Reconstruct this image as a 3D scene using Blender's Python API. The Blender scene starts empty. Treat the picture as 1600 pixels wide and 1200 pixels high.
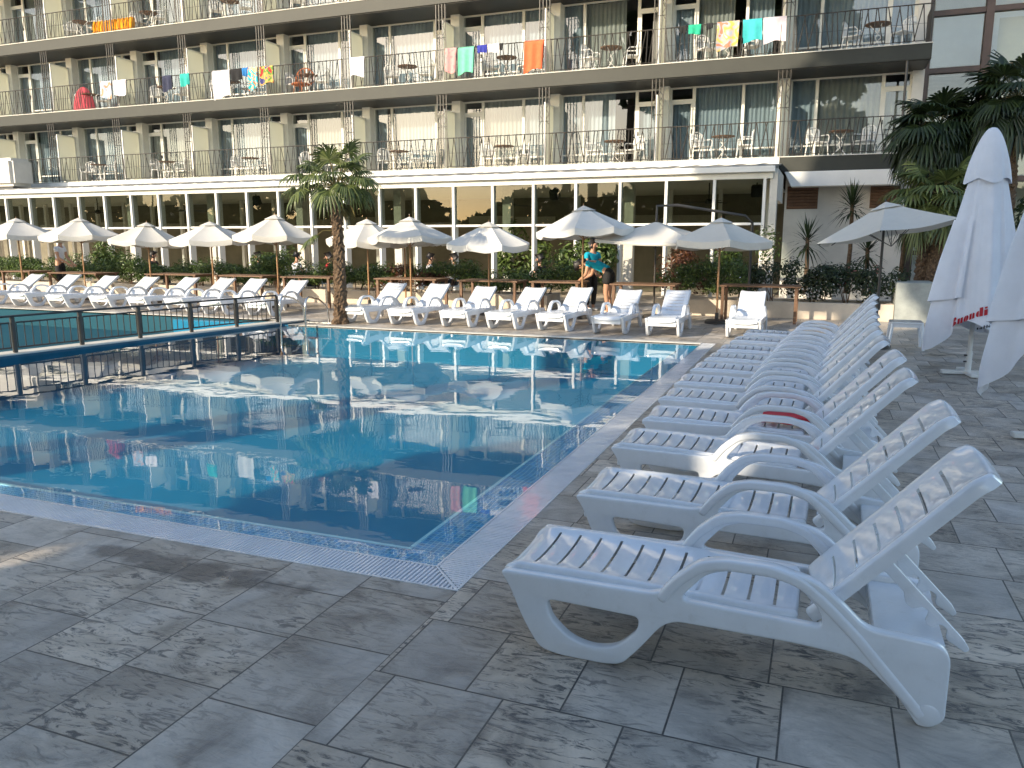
import bpy, bmesh, math, random
from mathutils import Vector, Matrix
R = math.radians
rnd = random.Random(7)
sc = bpy.context.scene
col = sc.collection

# ------------------------------------------------------------------ camera
cam = bpy.data.cameras.new("camera"); camo = bpy.data.objects.new("camera", cam); col.objects.link(camo)
cam.sensor_width = 36; cam.lens = 1233 / 1600 * 36; cam.clip_start = 0.05; cam.clip_end = 2000
camo.location = (0, 0, 1.70)
camo.rotation_euler = (R(90 - 10.39), 0, R(21.35))
sc.camera = camo

# ------------------------------------------------------------------ light
SUN_AZ, SUN_EL = 28.0, 21.0          # azimuth left of straight behind the camera
S = Vector((-math.sin(R(SUN_AZ)) * math.cos(R(SUN_EL)), -math.cos(R(SUN_AZ)) * math.cos(R(SUN_EL)), math.sin(R(SUN_EL))))
w = bpy.data.worlds.new("World"); sc.world = w; w.use_nodes = True
nt = w.node_tree; bg = nt.nodes["Background"]
sky = nt.nodes.new("ShaderNodeTexSky"); sky.sky_type = 'NISHITA'; sky.sun_disc = False
sky.sun_elevation = R(SUN_EL); sky.sun_rotation = math.atan2(S.x, S.y) % (2 * math.pi)
sky.air_density = 1.0; sky.dust_density = 0.8; sky.ozone_density = 0.25
nt.links.new(sky.outputs[0], bg.inputs[0]); bg.inputs[1].default_value = 0.14
sun = bpy.data.lights.new("sun", 'SUN'); sun.energy = 2.8; sun.angle = R(0.53); sun.color = (1.0, 0.86, 0.66)
suno = bpy.data.objects.new("sun", sun); col.objects.link(suno); suno.rotation_euler = S.to_track_quat('Z', 'Y').to_euler()
sc.view_settings.view_transform = 'Standard'; sc.view_settings.look = 'None'
sc.view_settings.exposure = 1.25; sc.view_settings.gamma = 1; sc.view_settings.use_curve_mapping = False
sc.cycles.max_bounces = 8; sc.cycles.transparent_max_bounces = 16
sc.cycles.use_denoising = True

# ------------------------------------------------------------------ materials
def new_mat(name):
    m = bpy.data.materials.new(name); m.use_nodes = True
    n = m.node_tree; b = n.nodes["Principled BSDF"]
    return m, n, b
def N(n, typ, **kw):
    x = n.nodes.new(typ)
    for k, v in kw.items():
        if hasattr(x, k): setattr(x, k, v)
        else: x.inputs[k].default_value = v
    return x
def L(n, a, b): n.links.new(a, b)
def ramp(n, fac, stops):
    r = n.nodes.new("ShaderNodeValToRGB"); e = r.color_ramp.elements
    while len(e) < len(stops): e.new(0.5)
    for i, (p, c) in enumerate(stops):
        e[i].position = p; e[i].color = (*c, 1) if len(c) == 3 else c
    L(n, fac, r.inputs[0]); return r.outputs[0]
def mathn(n, op, a, b=None):
    m = n.nodes.new("ShaderNodeMath"); m.operation = op
    for i, v in enumerate((a, b)):
        if v is None: continue
        if isinstance(v, (int, float)): m.inputs[i].default_value = v
        else: L(n, v, m.inputs[i])
    return m.outputs[0]
def mixc(n, fac, a, b, mode='MIX'):
    m = n.nodes.new("ShaderNodeMix"); m.data_type = 'RGBA'; m.blend_type = mode
    for s, v in ((m.inputs[0], fac), (m.inputs[6], a), (m.inputs[7], b)):
        if isinstance(v, (int, float)): s.default_value = v
        elif isinstance(v, tuple): s.default_value = (*v, 1)
        else: L(n, v, s)
    return m.outputs[2]
def var_mat(name, c, rough=0.5, var=0.12, scale=3.0, bump=0.0, bscale=40, spec=0.5, metal=0, coat=0):
    """plain surface with slow tonal wear from noise"""
    m, n, b = new_mat(name)
    tc = N(n, "ShaderNodeTexCoord")
    no = N(n, "ShaderNodeTexNoise", Scale=scale, Detail=6.0, Roughness=0.65); L(n, tc.outputs["Object"], no.inputs[0])
    lo = tuple(max(0, x * (1 - var)) for x in c); hi = tuple(min(1, x * (1 + var)) for x in c)
    L(n, ramp(n, no.outputs[0], [(0.3, lo), (0.7, hi)]), b.inputs["Base Color"])
    b.inputs["Roughness"].default_value = rough; b.inputs["Specular IOR Level"].default_value = spec
    b.inputs["Metallic"].default_value = metal; b.inputs["Coat Weight"].default_value = coat
    if bump:
        n2 = N(n, "ShaderNodeTexNoise", Scale=bscale, Detail=4.0); L(n, tc.outputs["Object"], n2.inputs[0])
        bp = N(n, "ShaderNodeBump", Strength=bump, Distance=0.01); L(n, n2.outputs[0], bp.inputs["Height"]); L(n, bp.outputs[0], b.inputs["Normal"])
    return m

M = {}
M['white_plastic'] = var_mat('white_plastic', (0.76, 0.79, 0.84), 0.13, 0.05, 5, 0.3, 8, 0.6, coat=0.3)
def wear(m, warm):
    n = m.node_tree; b = n.nodes["Principled BSDF"]; src = b.inputs["Base Color"].links[0].from_socket
    oi = N(n, "ShaderNodeObjectInfo"); tc = N(n, "ShaderNodeTexCoord")
    no = N(n, "ShaderNodeTexNoise", Scale=14.0, Detail=8.0, Roughness=0.75); L(n, tc.outputs["Object"], no.inputs[0])
    dirt = ramp(n, no.outputs[0], [(0.56, (0, 0, 0)), (0.75, (1, 1, 1))])
    a = mixc(n, mathn(n, 'MULTIPLY', dirt, 0.22), src, (0.42, 0.39, 0.33))
    tint = ramp(n, oi.outputs["Random"], [(0.0, (1, 1, 1)), (1.0, warm)])
    L(n, mixc(n, 1.0, a, tint, 'MULTIPLY'), b.inputs["Base Color"])
wear(M['white_plastic'], (0.95, 0.95, 0.93))
M['olive'] = var_mat('olive_painted_concrete', (0.024, 0.026, 0.019), 0.6, 0.18, 1.5, 0.1, 25)
M['cream'] = var_mat('cream_white_paint', (0.74, 0.725, 0.65), 0.5, 0.08, 2)
M['white'] = var_mat('white_paint', (0.78, 0.77, 0.73), 0.45, 0.06, 2)
M['concrete'] = var_mat('pale_concrete', (0.62, 0.59, 0.52), 0.8, 0.12, 2.5, 0.25, 40)
M['plaster'] = var_mat('planter_plaster', (0.58, 0.50, 0.40), 0.85, 0.16, 2.0, 0.25, 30)
M['block'] = var_mat('mossy_concrete_block', (0.30, 0.32, 0.30), 0.85, 0.25, 3.0, 0.3, 30)
M['wall'] = var_mat('white_render_wall', (0.66, 0.63, 0.57), 0.85, 0.10, 1.5, 0.2, 30)
M['dark_metal'] = var_mat('dark_metal', (0.05, 0.045, 0.04), 0.4, 0.2, 6)
M['rail_metal'] = var_mat('bronze_rail_metal', (0.05, 0.043, 0.035), 0.45, 0.2, 6)
M['steel'] = var_mat('stainless_steel', (0.62, 0.62, 0.60), 0.18, 0.05, 6, metal=1.0)
M['brown_wood'] = var_mat('brown_wood', (0.16, 0.085, 0.045), 0.55, 0.3, 8)
M['pole_wood'] = var_mat('varnished_pole_wood', (0.34, 0.19, 0.09), 0.4, 0.2, 8)
M['brown_frame'] = var_mat('brown_window_frame', (0.085, 0.05, 0.038), 0.45, 0.2, 4)
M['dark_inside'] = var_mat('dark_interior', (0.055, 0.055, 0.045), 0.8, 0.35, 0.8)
M['ceiling'] = var_mat('pale_ceiling', (0.48, 0.45, 0.38), 0.8, 0.08, 1)
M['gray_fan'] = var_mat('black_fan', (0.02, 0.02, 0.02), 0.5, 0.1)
M['soil'] = var_mat('soil', (0.05, 0.035, 0.025), 0.95, 0.3, 10, 0.4, 40)
M['skin'] = var_mat('skin', (0.50, 0.27, 0.17), 0.5, 0.08, 10)
M['hair'] = var_mat('dark_hair', (0.012, 0.009, 0.008), 0.5, 0.3, 30)
M['turquoise_cloth'] = var_mat('turquoise_cloth', (0.0, 0.36, 0.50), 0.8, 0.1, 10)
M['black_cloth'] = var_mat('black_cloth', (0.015, 0.015, 0.016), 0.85, 0.2, 10)
M['white_cloth'] = var_mat('white_cloth', (0.72, 0.72, 0.74), 0.85, 0.06, 10)
M['grey_cloth'] = var_mat('grey_cloth', (0.30, 0.31, 0.30), 0.85, 0.1, 10)
M['red_cloth'] = var_mat('red_cloth', (0.52, 0.015, 0.03), 0.8, 0.12, 12, 0.3, 80)
M['red_print'] = var_mat('red_print', (0.42, 0.01, 0.02), 0.7, 0.08, 10)
M['louver'] = var_mat('brown_louver', (0.18, 0.10, 0.06), 0.6, 0.2, 6)
M['white_shoe'] = var_mat('white_shoe', (0.7, 0.7, 0.7), 0.6, 0.1)

def leaf_mat(name, c, c2, trans=0.25):
    m, n, b = new_mat(name)
    oi = N(n, "ShaderNodeNewGeometry")
    cc = ramp(n, oi.outputs["Random Per Island"], [(0.0, c), (0.75, c2), (1.0, tuple(min(1, x * 1.5) for x in c2))])
    L(n, cc, b.inputs["Base Color"]); b.inputs["Roughness"].default_value = 0.42
    tr = N(n, "ShaderNodeBsdfTranslucent"); L(n, cc, tr.inputs[0])
    mx = N(n, "ShaderNodeMixShader"); mx.inputs[0].default_value = trans
    L(n, b.outputs[0], mx.inputs[1]); L(n, tr.outputs[0], mx.inputs[2]); L(n, mx.outputs[0], n.nodes["Material Output"].inputs[0])
    return m
M['leaf'] = leaf_mat('hedge_leaf', (0.03, 0.06, 0.014), (0.11, 0.16, 0.035))
M['leaf_red'] = leaf_mat('reddish_leaf', (0.06, 0.02, 0.012), (0.16, 0.07, 0.03))
M['leaf_dark'] = leaf_mat('dark_leaf', (0.012, 0.025, 0.010), (0.035, 0.055, 0.018))
M['palm_leaf'] = leaf_mat('palm_leaf', (0.045, 0.07, 0.02), (0.13, 0.16, 0.05))
M['palm_dry'] = leaf_mat('dry_palm_leaf', (0.10, 0.09, 0.03), (0.19, 0.15, 0.05))
M['tree_leaf'] = leaf_mat('tree_leaf', (0.03, 0.05, 0.015), (0.08, 0.11, 0.03))
M['petal'] = leaf_mat('white_petal', (0.55, 0.52, 0.46), (0.75, 0.72, 0.66))
M['pink_petal'] = leaf_mat('pink_petal', (0.42, 0.10, 0.09), (0.55, 0.2, 0.18))

def fabric(name, c, trans=0.2, var=0.06, bump=0.15):
    m = var_mat(name, c, 0.85, var, 3, bump, 6)
    n = m.node_tree; b = n.nodes["Principled BSDF"]
    tr = N(n, "ShaderNodeBsdfTranslucent"); tr.inputs[0].default_value = (*c, 1)
    mx = N(n, "ShaderNodeMixShader"); mx.inputs[0].default_value = trans
    L(n, b.outputs[0], mx.inputs[1]); L(n, tr.outputs[0], mx.inputs[2]); L(n, mx.outputs[0], n.nodes["Material Output"].inputs[0])
    return m
M['umbrella_cloth'] = fabric('ivory_umbrella_cloth', (0.78, 0.76, 0.71), 0.15)
wear(M['umbrella_cloth'], (0.86, 0.84, 0.80))
M['parasol_cloth'] = fabric('white_parasol_cloth', (0.80, 0.81, 0.86), 0.12)
M['frosted'] = fabric('frosted_glass_screen', (0.74, 0.745, 0.67), 0.7, 0.04, 0.0)
M['curtain'] = fabric('grey_blue_curtain', (0.35, 0.42, 0.48), 0.3)
M['curtain_beige'] = fabric('beige_curtain', (0.38, 0.39, 0.37), 0.3)
M['curtain_light'] = fabric('pale_curtain', (0.43, 0.49, 0.54), 0.3)
M['blind'] = fabric('cream_blind', (0.72, 0.66, 0.48), 0.3)

def glass_mat(name, ior, tint):
    m, n, b = new_mat(name); n.nodes.remove(b)
    fr = N(n, "ShaderNodeFresnel"); fr.inputs[0].default_value = ior
    tr = N(n, "ShaderNodeBsdfTransparent"); tr.inputs[0].default_value = (*tint, 1)
    gl = N(n, "ShaderNodeBsdfGlossy"); gl.inputs["Roughness"].default_value = 0.0
    ge = N(n, "ShaderNodeNewGeometry"); fac = mathn(n, 'MULTIPLY', fr.outputs[0], mathn(n, 'SUBTRACT', 1.0, ge.outputs["Backfacing"]))   # only the outer face of a pane mirrors
    mx = N(n, "ShaderNodeMixShader"); L(n, fac, mx.inputs[0]); L(n, tr.outputs[0], mx.inputs[1]); L(n, gl.outputs[0], mx.inputs[2])
    L(n, mx.outputs[0], n.nodes["Material Output"].inputs[0]); return m
M['glass'] = glass_mat('window_glass', 2.0, (0.90, 0.93, 0.93))
M['pavilion_glass'] = glass_mat('pavilion_glass', 1.6, (0.60, 0.64, 0.60))

def water_mat():
    m, n, b = new_mat('pool_water'); n.nodes.remove(b)
    tc = N(n, "ShaderNodeTexCoord")
    mp = N(n, "ShaderNodeMapping"); mp.inputs["Scale"].default_value = (1.0, 1.35, 1); L(n, tc.outputs["Object"], mp.inputs[0])
    a = N(n, "ShaderNodeTexNoise", Scale=1.3, Detail=1.5, Roughness=0.4, Distortion=0.3); L(n, mp.outputs[0], a.inputs[0])
    c = N(n, "ShaderNodeTexNoise", Scale=5.0, Detail=2.5, Roughness=0.5, Distortion=0.3); L(n, mp.outputs[0], c.inputs[0])
    h = mathn(n, 'ADD', mathn(n, 'MULTIPLY', a.outputs[0], 1.0), mathn(n, 'MULTIPLY', c.outputs[0], 0.16))
    bp = N(n, "ShaderNodeBump", Strength=1.0, Distance=0.0025); L(n, h, bp.inputs["Height"])
    fr = N(n, "ShaderNodeFresnel"); fr.inputs[0].default_value = 1.6; L(n, bp.outputs[0], fr.inputs["Normal"])
    tr = N(n, "ShaderNodeBsdfTransparent"); tr.inputs[0].default_value = (0.64, 0.93, 0.99, 1)
    gl = N(n, "ShaderNodeBsdfGlossy"); gl.inputs["Roughness"].default_value = 0.0; L(n, bp.outputs[0], gl.inputs["Normal"])
    ge = N(n, "ShaderNodeNewGeometry"); fac = mathn(n, 'MULTIPLY', fr.outputs[0], mathn(n, 'SUBTRACT', 1.0, ge.outputs["Backfacing"]))
    mx = N(n, "ShaderNodeMixShader"); L(n, fac, mx.inputs[0]); L(n, tr.outputs[0], mx.inputs[1]); L(n, gl.outputs[0], mx.inputs[2])
    L(n, mx.outputs[0], n.nodes["Material Output"].inputs[0]); return m
M['water'] = water_mat()

def tile_mat(name, base, grout, size, mort=0.06, var=0.25):
    m, n, b = new_mat(name)
    tc = N(n, "ShaderNodeTexCoord")
    br = N(n, "ShaderNodeTexBrick", offset=0.0, squash=1.0)
    br.inputs["Scale"].default_value = 1.0; br.inputs["Brick Width"].default_value = size; br.inputs["Row Height"].default_value = size
    br.inputs["Mortar Size"].default_value = size * mort; br.inputs["Mortar Smooth"].default_value = 0.1
    br.inputs["Color1"].default_value = (*tuple(x * (1 - var) for x in base), 1); br.inputs["Color2"].default_value = (*tuple(min(1, x * (1 + var)) for x in base), 1)
    br.inputs["Mortar"].default_value = (*grout, 1)
    wv = N(n, "ShaderNodeTexNoise", Scale=3.0, Detail=1.0); L(n, tc.outputs["Object"], wv.inputs[0])
    ad = N(n, "ShaderNodeVectorMath"); ad.operation = 'MULTIPLY_ADD'; L(n, wv.outputs["Color"], ad.inputs[0]); ad.inputs[1].default_value = (0.05, 0.05, 0); L(n, tc.outputs["Object"], ad.inputs[2])
    L(n, ad.outputs[0], br.inputs["Vector"]); L(n, br.outputs["Color"], b.inputs["Base Color"]); b.inputs["Roughness"].default_value = 0.3
    return m
M['mosaic'] = tile_mat('blue_mosaic', (0.04, 0.24, 0.50), (0.40, 0.54, 0.66), 0.034, 0.09)
M['basin'] = var_mat('blue_basin', (0.014, 0.215, 0.36), 0.5, 0.12, 0.7)
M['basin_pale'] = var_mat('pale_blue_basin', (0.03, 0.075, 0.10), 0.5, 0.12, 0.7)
M['wall_tile'] = var_mat('divider_blue_tile', (0.03, 0.105, 0.16), 0.3, 0.25, 2.0)

def paving_mat():
    m, n, b = new_mat('stamped_slate_paving')
    tc = N(n, "ShaderNodeTexCoord"); sx = N(n, "ShaderNodeSeparateXYZ"); L(n, tc.outputs["Object"], sx.inputs[0])
    x, y = sx.outputs[0], sx.outputs[1]
    def brick(u, v, bw, rh, off):
        cb = N(n, "ShaderNodeCombineXYZ"); L(n, u, cb.inputs[0]); L(n, v, cb.inputs[1])
        br = N(n, "ShaderNodeTexBrick", offset=off, offset_frequency=2, squash=0.82, squash_frequency=3)
        br.inputs["Scale"].default_value = 1.0; br.inputs["Brick Width"].default_value = bw; br.inputs["Row Height"].default_value = rh
        br.inputs["Mortar Size"].default_value = 0.0042; br.inputs["Mortar Smooth"].default_value = 0.25
        br.inputs["Color1"].default_value = (0, 0, 0, 1); br.inputs["Color2"].default_value = (1, 1, 1, 1); br.inputs["Mortar"].default_value = (0.5, 0.5, 0.5, 1)
        L(n, cb.outputs[0], br.inputs["Vector"]); return br
    bl = brick(mathn(n, 'ADD', y, 20.25), mathn(n, 'ADD', x, 1.57 + 0.485 * 200), 0.52, 0.485, 0.42)
    brr = brick(mathn(n, 'ADD', x, 40.4), mathn(n, 'ADD', y, -2.98 + 0.475 * 40), 0.46, 0.475, 0.38)
    right = mathn(n, 'GREATER_THAN', x, -1.57)
    far = mathn(n, 'GREATER_THAN', y, 12.0)
    sel = mathn(n, 'MAXIMUM', right, far)
    mort = mathn(n, 'ADD', mathn(n, 'MULTIPLY', bl.outputs["Fac"], mathn(n, 'SUBTRACT', 1.0, sel)), mathn(n, 'MULTIPLY', brr.outputs["Fac"], sel))
    tone = mixc(n, sel, bl.outputs["Color"], brr.outputs["Color"])
    # shift the stone pattern per slab
    sh = N(n, "ShaderNodeVectorMath"); sh.operation = 'MULTIPLY_ADD'; L(n, tone, sh.inputs[0]); sh.inputs[1].default_value = (7.3, 3.1, 0.0); L(n, tc.outputs["Object"], sh.inputs[2])
    n1 = N(n, "ShaderNodeTexNoise", Scale=2.6, Detail=9.0, Roughness=0.62, Distortion=0.9); L(n, sh.outputs[0], n1.inputs[0])
    mp = N(n, "ShaderNodeMapping"); mp.inputs["Scale"].default_value = (2.2, 7.0, 1); mp.inputs["Rotation"].default_value = (0, 0, 0.5); L(n, sh.outputs[0], mp.inputs[0])
    n2 = N(n, "ShaderNodeTexNoise", Scale=3.2, Detail=10.0, Roughness=0.72, Distortion=1.6); L(n, mp.outputs[0], n2.inputs[0])
    n3 = N(n, "ShaderNodeTexNoise", Scale=1.1, Detail=2.0); L(n, sh.outputs[0], n3.inputs[0])
    n4 = N(n, "ShaderNodeTexNoise", Scale=90.0, Detail=3.0); L(n, tc.outputs["Object"], n4.inputs[0])
    base = ramp(n, n1.outputs[0], [(0.30, (0.18, 0.185, 0.19)), (0.43, (0.36, 0.362, 0.36)), (0.57, (0.50, 0.50, 0.495)), (0.72, (0.58, 0.585, 0.59))])
    warm = ramp(n, n3.outputs[0], [(0.35, (1.14, 1.05, 0.95)), (0.65, (1.30, 1.10, 0.88))])
    base = mixc(n, 1.0, base, warm, 'MULTIPLY')
    patch = ramp(n, n3.outputs[0], [(0.42, (0, 0, 0)), (0.62, (1, 1, 1))])
    vein = ramp(n, n2.outputs[0], [(0.40, (1, 1, 1)), (0.50, (0, 0, 0))])
    vf = mathn(n, 'MULTIPLY', vein, mathn(n, 'ADD', mathn(n, 'MULTIPLY', patch, 0.80), 0.14))
    base = mixc(n, vf, base, (0.055, 0.058, 0.062))
    tonef = mathn(n, 'ADD', mathn(n, 'MULTIPLY', tone, 0.34), 0.76)
    tcx = N(n, "ShaderNodeCombineColor"); [L(n, tonef, tcx.inputs[i]) for i in range(3)]
    base = mixc(n, 1.0, base, tcx.outputs[0], 'MULTIPLY')
    base = mixc(n, mathn(n, 'MULTIPLY', n4.outputs[0], 0.16), base, (0.10, 0.10, 0.105))
    base = mixc(n, mathn(n, 'MULTIPLY', mort, 0.85), base, (0.035, 0.037, 0.04))
    # puddle left by the overflow, in front of the grating
    px = mathn(n, 'DIVIDE', mathn(n, 'ADD', x, 3.0), 0.85); py = mathn(n, 'DIVIDE', mathn(n, 'ADD', y, -3.02), 0.13)
    d = mathn(n, 'ADD', mathn(n, 'MULTIPLY', px, px), mathn(n, 'MULTIPLY', py, py))
    nw = N(n, "ShaderNodeTexNoise", Scale=6.0, Detail=4.0); L(n, tc.outputs["Object"], nw.inputs[0])
    d = mathn(n, 'ADD', d, mathn(n, 'MULTIPLY', mathn(n, 'SUBTRACT', nw.outputs[0], 0.5), 3.2))
    wet = ramp(n, d, [(0.35, (1, 1, 1)), (0.95, (0, 0, 0))])
    pool = mathn(n, 'MULTIPLY', wet, ramp(n, nw.outputs[0], [(0.60, (0, 0, 0)), (0.63, (1, 1, 1))]))
    base = mixc(n, mathn(n, 'MULTIPLY', wet, 0.7), base, (0.045, 0.046, 0.048))
    L(n, base, b.inputs["Base Color"])
    rg = ramp(n, n1.outputs[0], [(0.3, (0.30,) * 3), (0.7, (0.52,) * 3)])
    L(n, mixc(n, pool, rg, (0.02, 0.02, 0.02)), b.inputs["Roughness"])
    h = mathn(n, 'ADD', mathn(n, 'MULTIPLY', n2.outputs[0], 0.55), mathn(n, 'MULTIPLY', n1.outputs[0], 0.5))
    h = mathn(n, 'SUBTRACT', h, mathn(n, 'MULTIPLY', mort, 0.55))
    bp = N(n, "ShaderNodeBump", Distance=0.018); L(n, h, bp.inputs["Height"])
    L(n, mathn(n, 'SUBTRACT', 1.0, mathn(n, 'MULTIPLY', pool, 0.97)), bp.inputs["Strength"]); L(n, bp.outputs[0], b.inputs["Normal"])
    return m
M['paving'] = paving_mat()

def trunk_mat():
    m, n, b = new_mat('palm_trunk_fibre')
    tc = N(n, "ShaderNodeTexCoord"); mp = N(n, "ShaderNodeMapping"); mp.inputs["Scale"].default_value = (14, 14, 5); L(n, tc.outputs["Object"], mp.inputs[0])
    a = N(n, "ShaderNodeTexNoise", Scale=2.0, Detail=8.0, Roughness=0.7, Distortion=1.2); L(n, mp.outputs[0], a.inputs[0])
    L(n, ramp(n, a.outputs[0], [(0.3, (0.035, 0.022, 0.014)), (0.55, (0.17, 0.11, 0.065)), (0.75, (0.30, 0.21, 0.13))]), b.inputs["Base Color"])
    b.inputs["Roughness"].default_value = 0.9
    bp = N(n, "ShaderNodeBump", Strength=0.9, Distance=0.03); L(n, a.outputs[0], bp.inputs["Height"]); L(n, bp.outputs[0], b.inputs["Normal"])
    return m
M['trunk'] = trunk_mat()

def pattern_mat(name, cols, scale):
    m, n, b = new_mat(name)
    tc = N(n, "ShaderNodeTexCoord"); a = N(n, "ShaderNodeTexNoise", Scale=scale, Detail=1.0, Distortion=0.8); L(n, tc.outputs["Object"], a.inputs[0])
    r = n.nodes.new("ShaderNodeValToRGB"); r.color_ramp.interpolation = 'CONSTANT'; e = r.color_ramp.elements
    while len(e) < len(cols): e.new(0.5)
    for i, c in enumerate(cols): e[i].position = 0.28 + 0.44 * i / len(cols) if i else 0; e[i].color = (*c, 1)
    L(n, a.outputs[0], r.inputs[0]); L(n, r.outputs[0], b.inputs["Base Color"]); b.inputs["Roughness"].default_value = 0.9
    return m
def stripe_mat(name, c1, c2, scale):
    m, n, b = new_mat(name)
    tc = N(n, "ShaderNodeTexCoord"); a = N(n, "ShaderNodeTexWave", Scale=scale); L(n, tc.outputs["Object"], a.inputs[0])
    L(n, ramp(n, a.outputs[0], [(0.45, c1), (0.55, c2)]), b.inputs["Base Color"]); b.inputs["Roughness"].default_value = 0.9
    return m

# ------------------------------------------------------------------ mesh helpers
class MB:
    def __init__(s): s.v = []; s.f = []; s.smooth = False
    def add(s, vs, fs):
        o = len(s.v); s.v += [tuple(p) for p in vs]; s.f += [tuple(i + o for i in f) for f in fs]; return s
    def box(s, c, d, rot=None):
        x, y, z = d[0] / 2, d[1] / 2, d[2] / 2
        vs = [Vector(p) for p in ((-x, -y, -z), (x, -y, -z), (x, y, -z), (-x, y, -z), (-x, -y, z), (x, -y, z), (x, y, z), (-x, y, z))]
        if rot is not None: vs = [rot @ p for p in vs]
        return s.add([p + Vector(c) for p in vs], [(0, 3, 2, 1), (4, 5, 6, 7), (0, 1, 5, 4), (1, 2, 6, 5), (2, 3, 7, 6), (3, 0, 4, 7)])
    def bb(s, x0, x1, y0, y1, z0, z1):
        return s.box(((x0 + x1) / 2, (y0 + y1) / 2, (z0 + z1) / 2), (x1 - x0, y1 - y0, z1 - z0))
    def tube(s, pts, r, n=8, caps=True):
        pts = [Vector(p) for p in pts]; rs = r if isinstance(r, (list, tuple)) else [r] * len(pts)
        rings = []; up = None
        for i, p in enumerate(pts):
            t = (pts[min(i + 1, len(pts) - 1)] - pts[max(i - 1, 0)]).normalized()
            if up is None:
                up = Vector((0, 0, 1)) if abs(t.z) < 0.9 else Vector((1, 0, 0))
            a = t.cross(up).normalized(); up = a.cross(t).normalized(); 
            rings.append([p + (a * math.cos(2 * math.pi * k / n) + up * math.sin(2 * math.pi * k / n)) * rs[i] for k in range(n)])
        vs = [q for rg in rings for q in rg]; fs = []
        for i in range(len(pts) - 1):
            for k in range(n):
                k2 = (k + 1) % n; fs.append((i * n + k, i * n + k2, (i + 1) * n + k2, (i + 1) * n + k))
        if caps: fs.append(tuple(range(n))[::-1]); fs.append(tuple((len(pts) - 1) * n + k for k in range(n)))
        return s.add(vs, fs)
    def lathe(s, prof, c=(0, 0, 0), n=20):
        vs = []; fs = []
        for r, z in prof:
            for k in range(n): vs.append((c[0] + r * math.cos(2 * math.pi * k / n), c[1] + r * math.sin(2 * math.pi * k / n), c[2] + z))
        for i in range(len(prof) - 1):
            for k in range(n):
                k2 = (k + 1) % n; fs.append((i * n + k, i * n + k2, (i + 1) * n + k2, (i + 1) * n + k))
        fs.append(tuple(range(n))[::-1]); fs.append(tuple((len(prof) - 1) * n + k for k in range(n)))
        return s.add(vs, fs)
    def sheet(s, fn, nu, nv, th=0.0, thdir=None):
        """closed sheet from fn(u,v)->(point, normal); thickness th"""
        P = [[fn(i / nu, j / nv) for j in range(nv + 1)] for i in range(nu + 1)]
        vs = []; k = nv + 1
        for i in range(nu + 1):
            for j in range(nv + 1): vs.append(P[i][j])
        fs = [(i * k + j, (i + 1) * k + j, (i + 1) * k + j + 1, i * k + j + 1) for i in range(nu) for j in range(nv)]
        if th:
            t = Vector(thdir or (0, 0, 1)) * th; m = len(vs)
            vs2 = [Vector(p) + t for p in vs]; fs2 = [tuple(q + m for q in f[::-1]) for f in fs]
            side = []
            for i in range(nu): side.append((i * k, i * k + m, (i + 1) * k + m, (i + 1) * k)); a = i * k + nv; b = (i + 1) * k + nv; side.append((a, b, b + m, a + m))
            for j in range(nv): side.append((j, j + 1, j + 1 + m, j + m)); a = nu * k + j; side.append((a, a + m, a + 1 + m, a + 1))
            return s.add(list(vs) + vs2, fs + fs2 + side)
        return s.add(vs, fs)
    def build(s, name, mat, parent=None, world=False, smooth=False, bevel=0, solid=0):
        me = bpy.data.meshes.new(name)
        vs = s.v
        if parent is not None and world:
            inv = parent_world(parent).inverted(); vs = [tuple(inv @ Vector(p)) for p in vs]
        me.from_pydata(vs, [], s.f)
        ms = mat if isinstance(mat, list) else [mat]
        for m_ in ms: me.materials.append(m_)
        bm = bmesh.new(); bm.from_mesh(me)
        bmesh.ops.recalc_face_normals(bm, faces=bm.faces)
        if bevel:
            es = [e for e in bm.edges if len(e.link_faces) == 2 and e.calc_face_angle(0) > 0.5]
            bmesh.ops.bevel(bm, geom=es, offset=bevel, segments=2, affect='EDGES', clamp_overlap=True)
        if solid: bmesh.ops.solidify(bm, geom=bm.faces[:], thickness=solid)
        bm.to_mesh(me); bm.free()
        if smooth:
            me.polygons.foreach_set("use_smooth", [True] * len(me.polygons))
            me.set_sharp_from_angle(angle=R(smooth if smooth is not True else 40))
        o = bpy.data.objects.new(name, me); col.objects.link(o)
        if parent is not None: o.parent = parent
        return o
def parent_world(o):
    m = o.matrix_basis.copy()
    while o.parent is not None: o = o.parent; m = o.matrix_basis @ m
    return m
def tag(o, label=None, cat=None, group=None, kind=None):
    if label: o["label"] = label
    if cat: o["category"] = cat
    if group: o["group"] = group
    if kind: o["kind"] = kind
    return o
def thing(name, loc, label, cat, group=None, rz=0):
    o = bpy.data.objects.new(name, None); col.objects.link(o); o.empty_display_size = 0.2
    o.location = loc; o.rotation_euler = (0, 0, rz)
    return tag(o, label, cat, group)
KIDS = {}
def kids(o):
    return [c for c in bpy.data.objects if c.parent == o]
def dup(o, parent=None, cache={}):
    c = o.copy(); col.objects.link(c)
    if parent is not None: c.parent = parent
    key = o.name
    if key not in cache: cache[key] = [x for x in bpy.data.objects if x.parent == o]
    for ch in cache[key]: dup(ch, c)
    return c
def place(proto, used, loc, rz, label, group=None):
    o = dup(proto) if used[0] else proto
    used[0] = True
    o.location = loc; o.rotation_euler = (0, 0, rz); o["label"] = label
    if group: o["group"] = group
    return o
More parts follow.
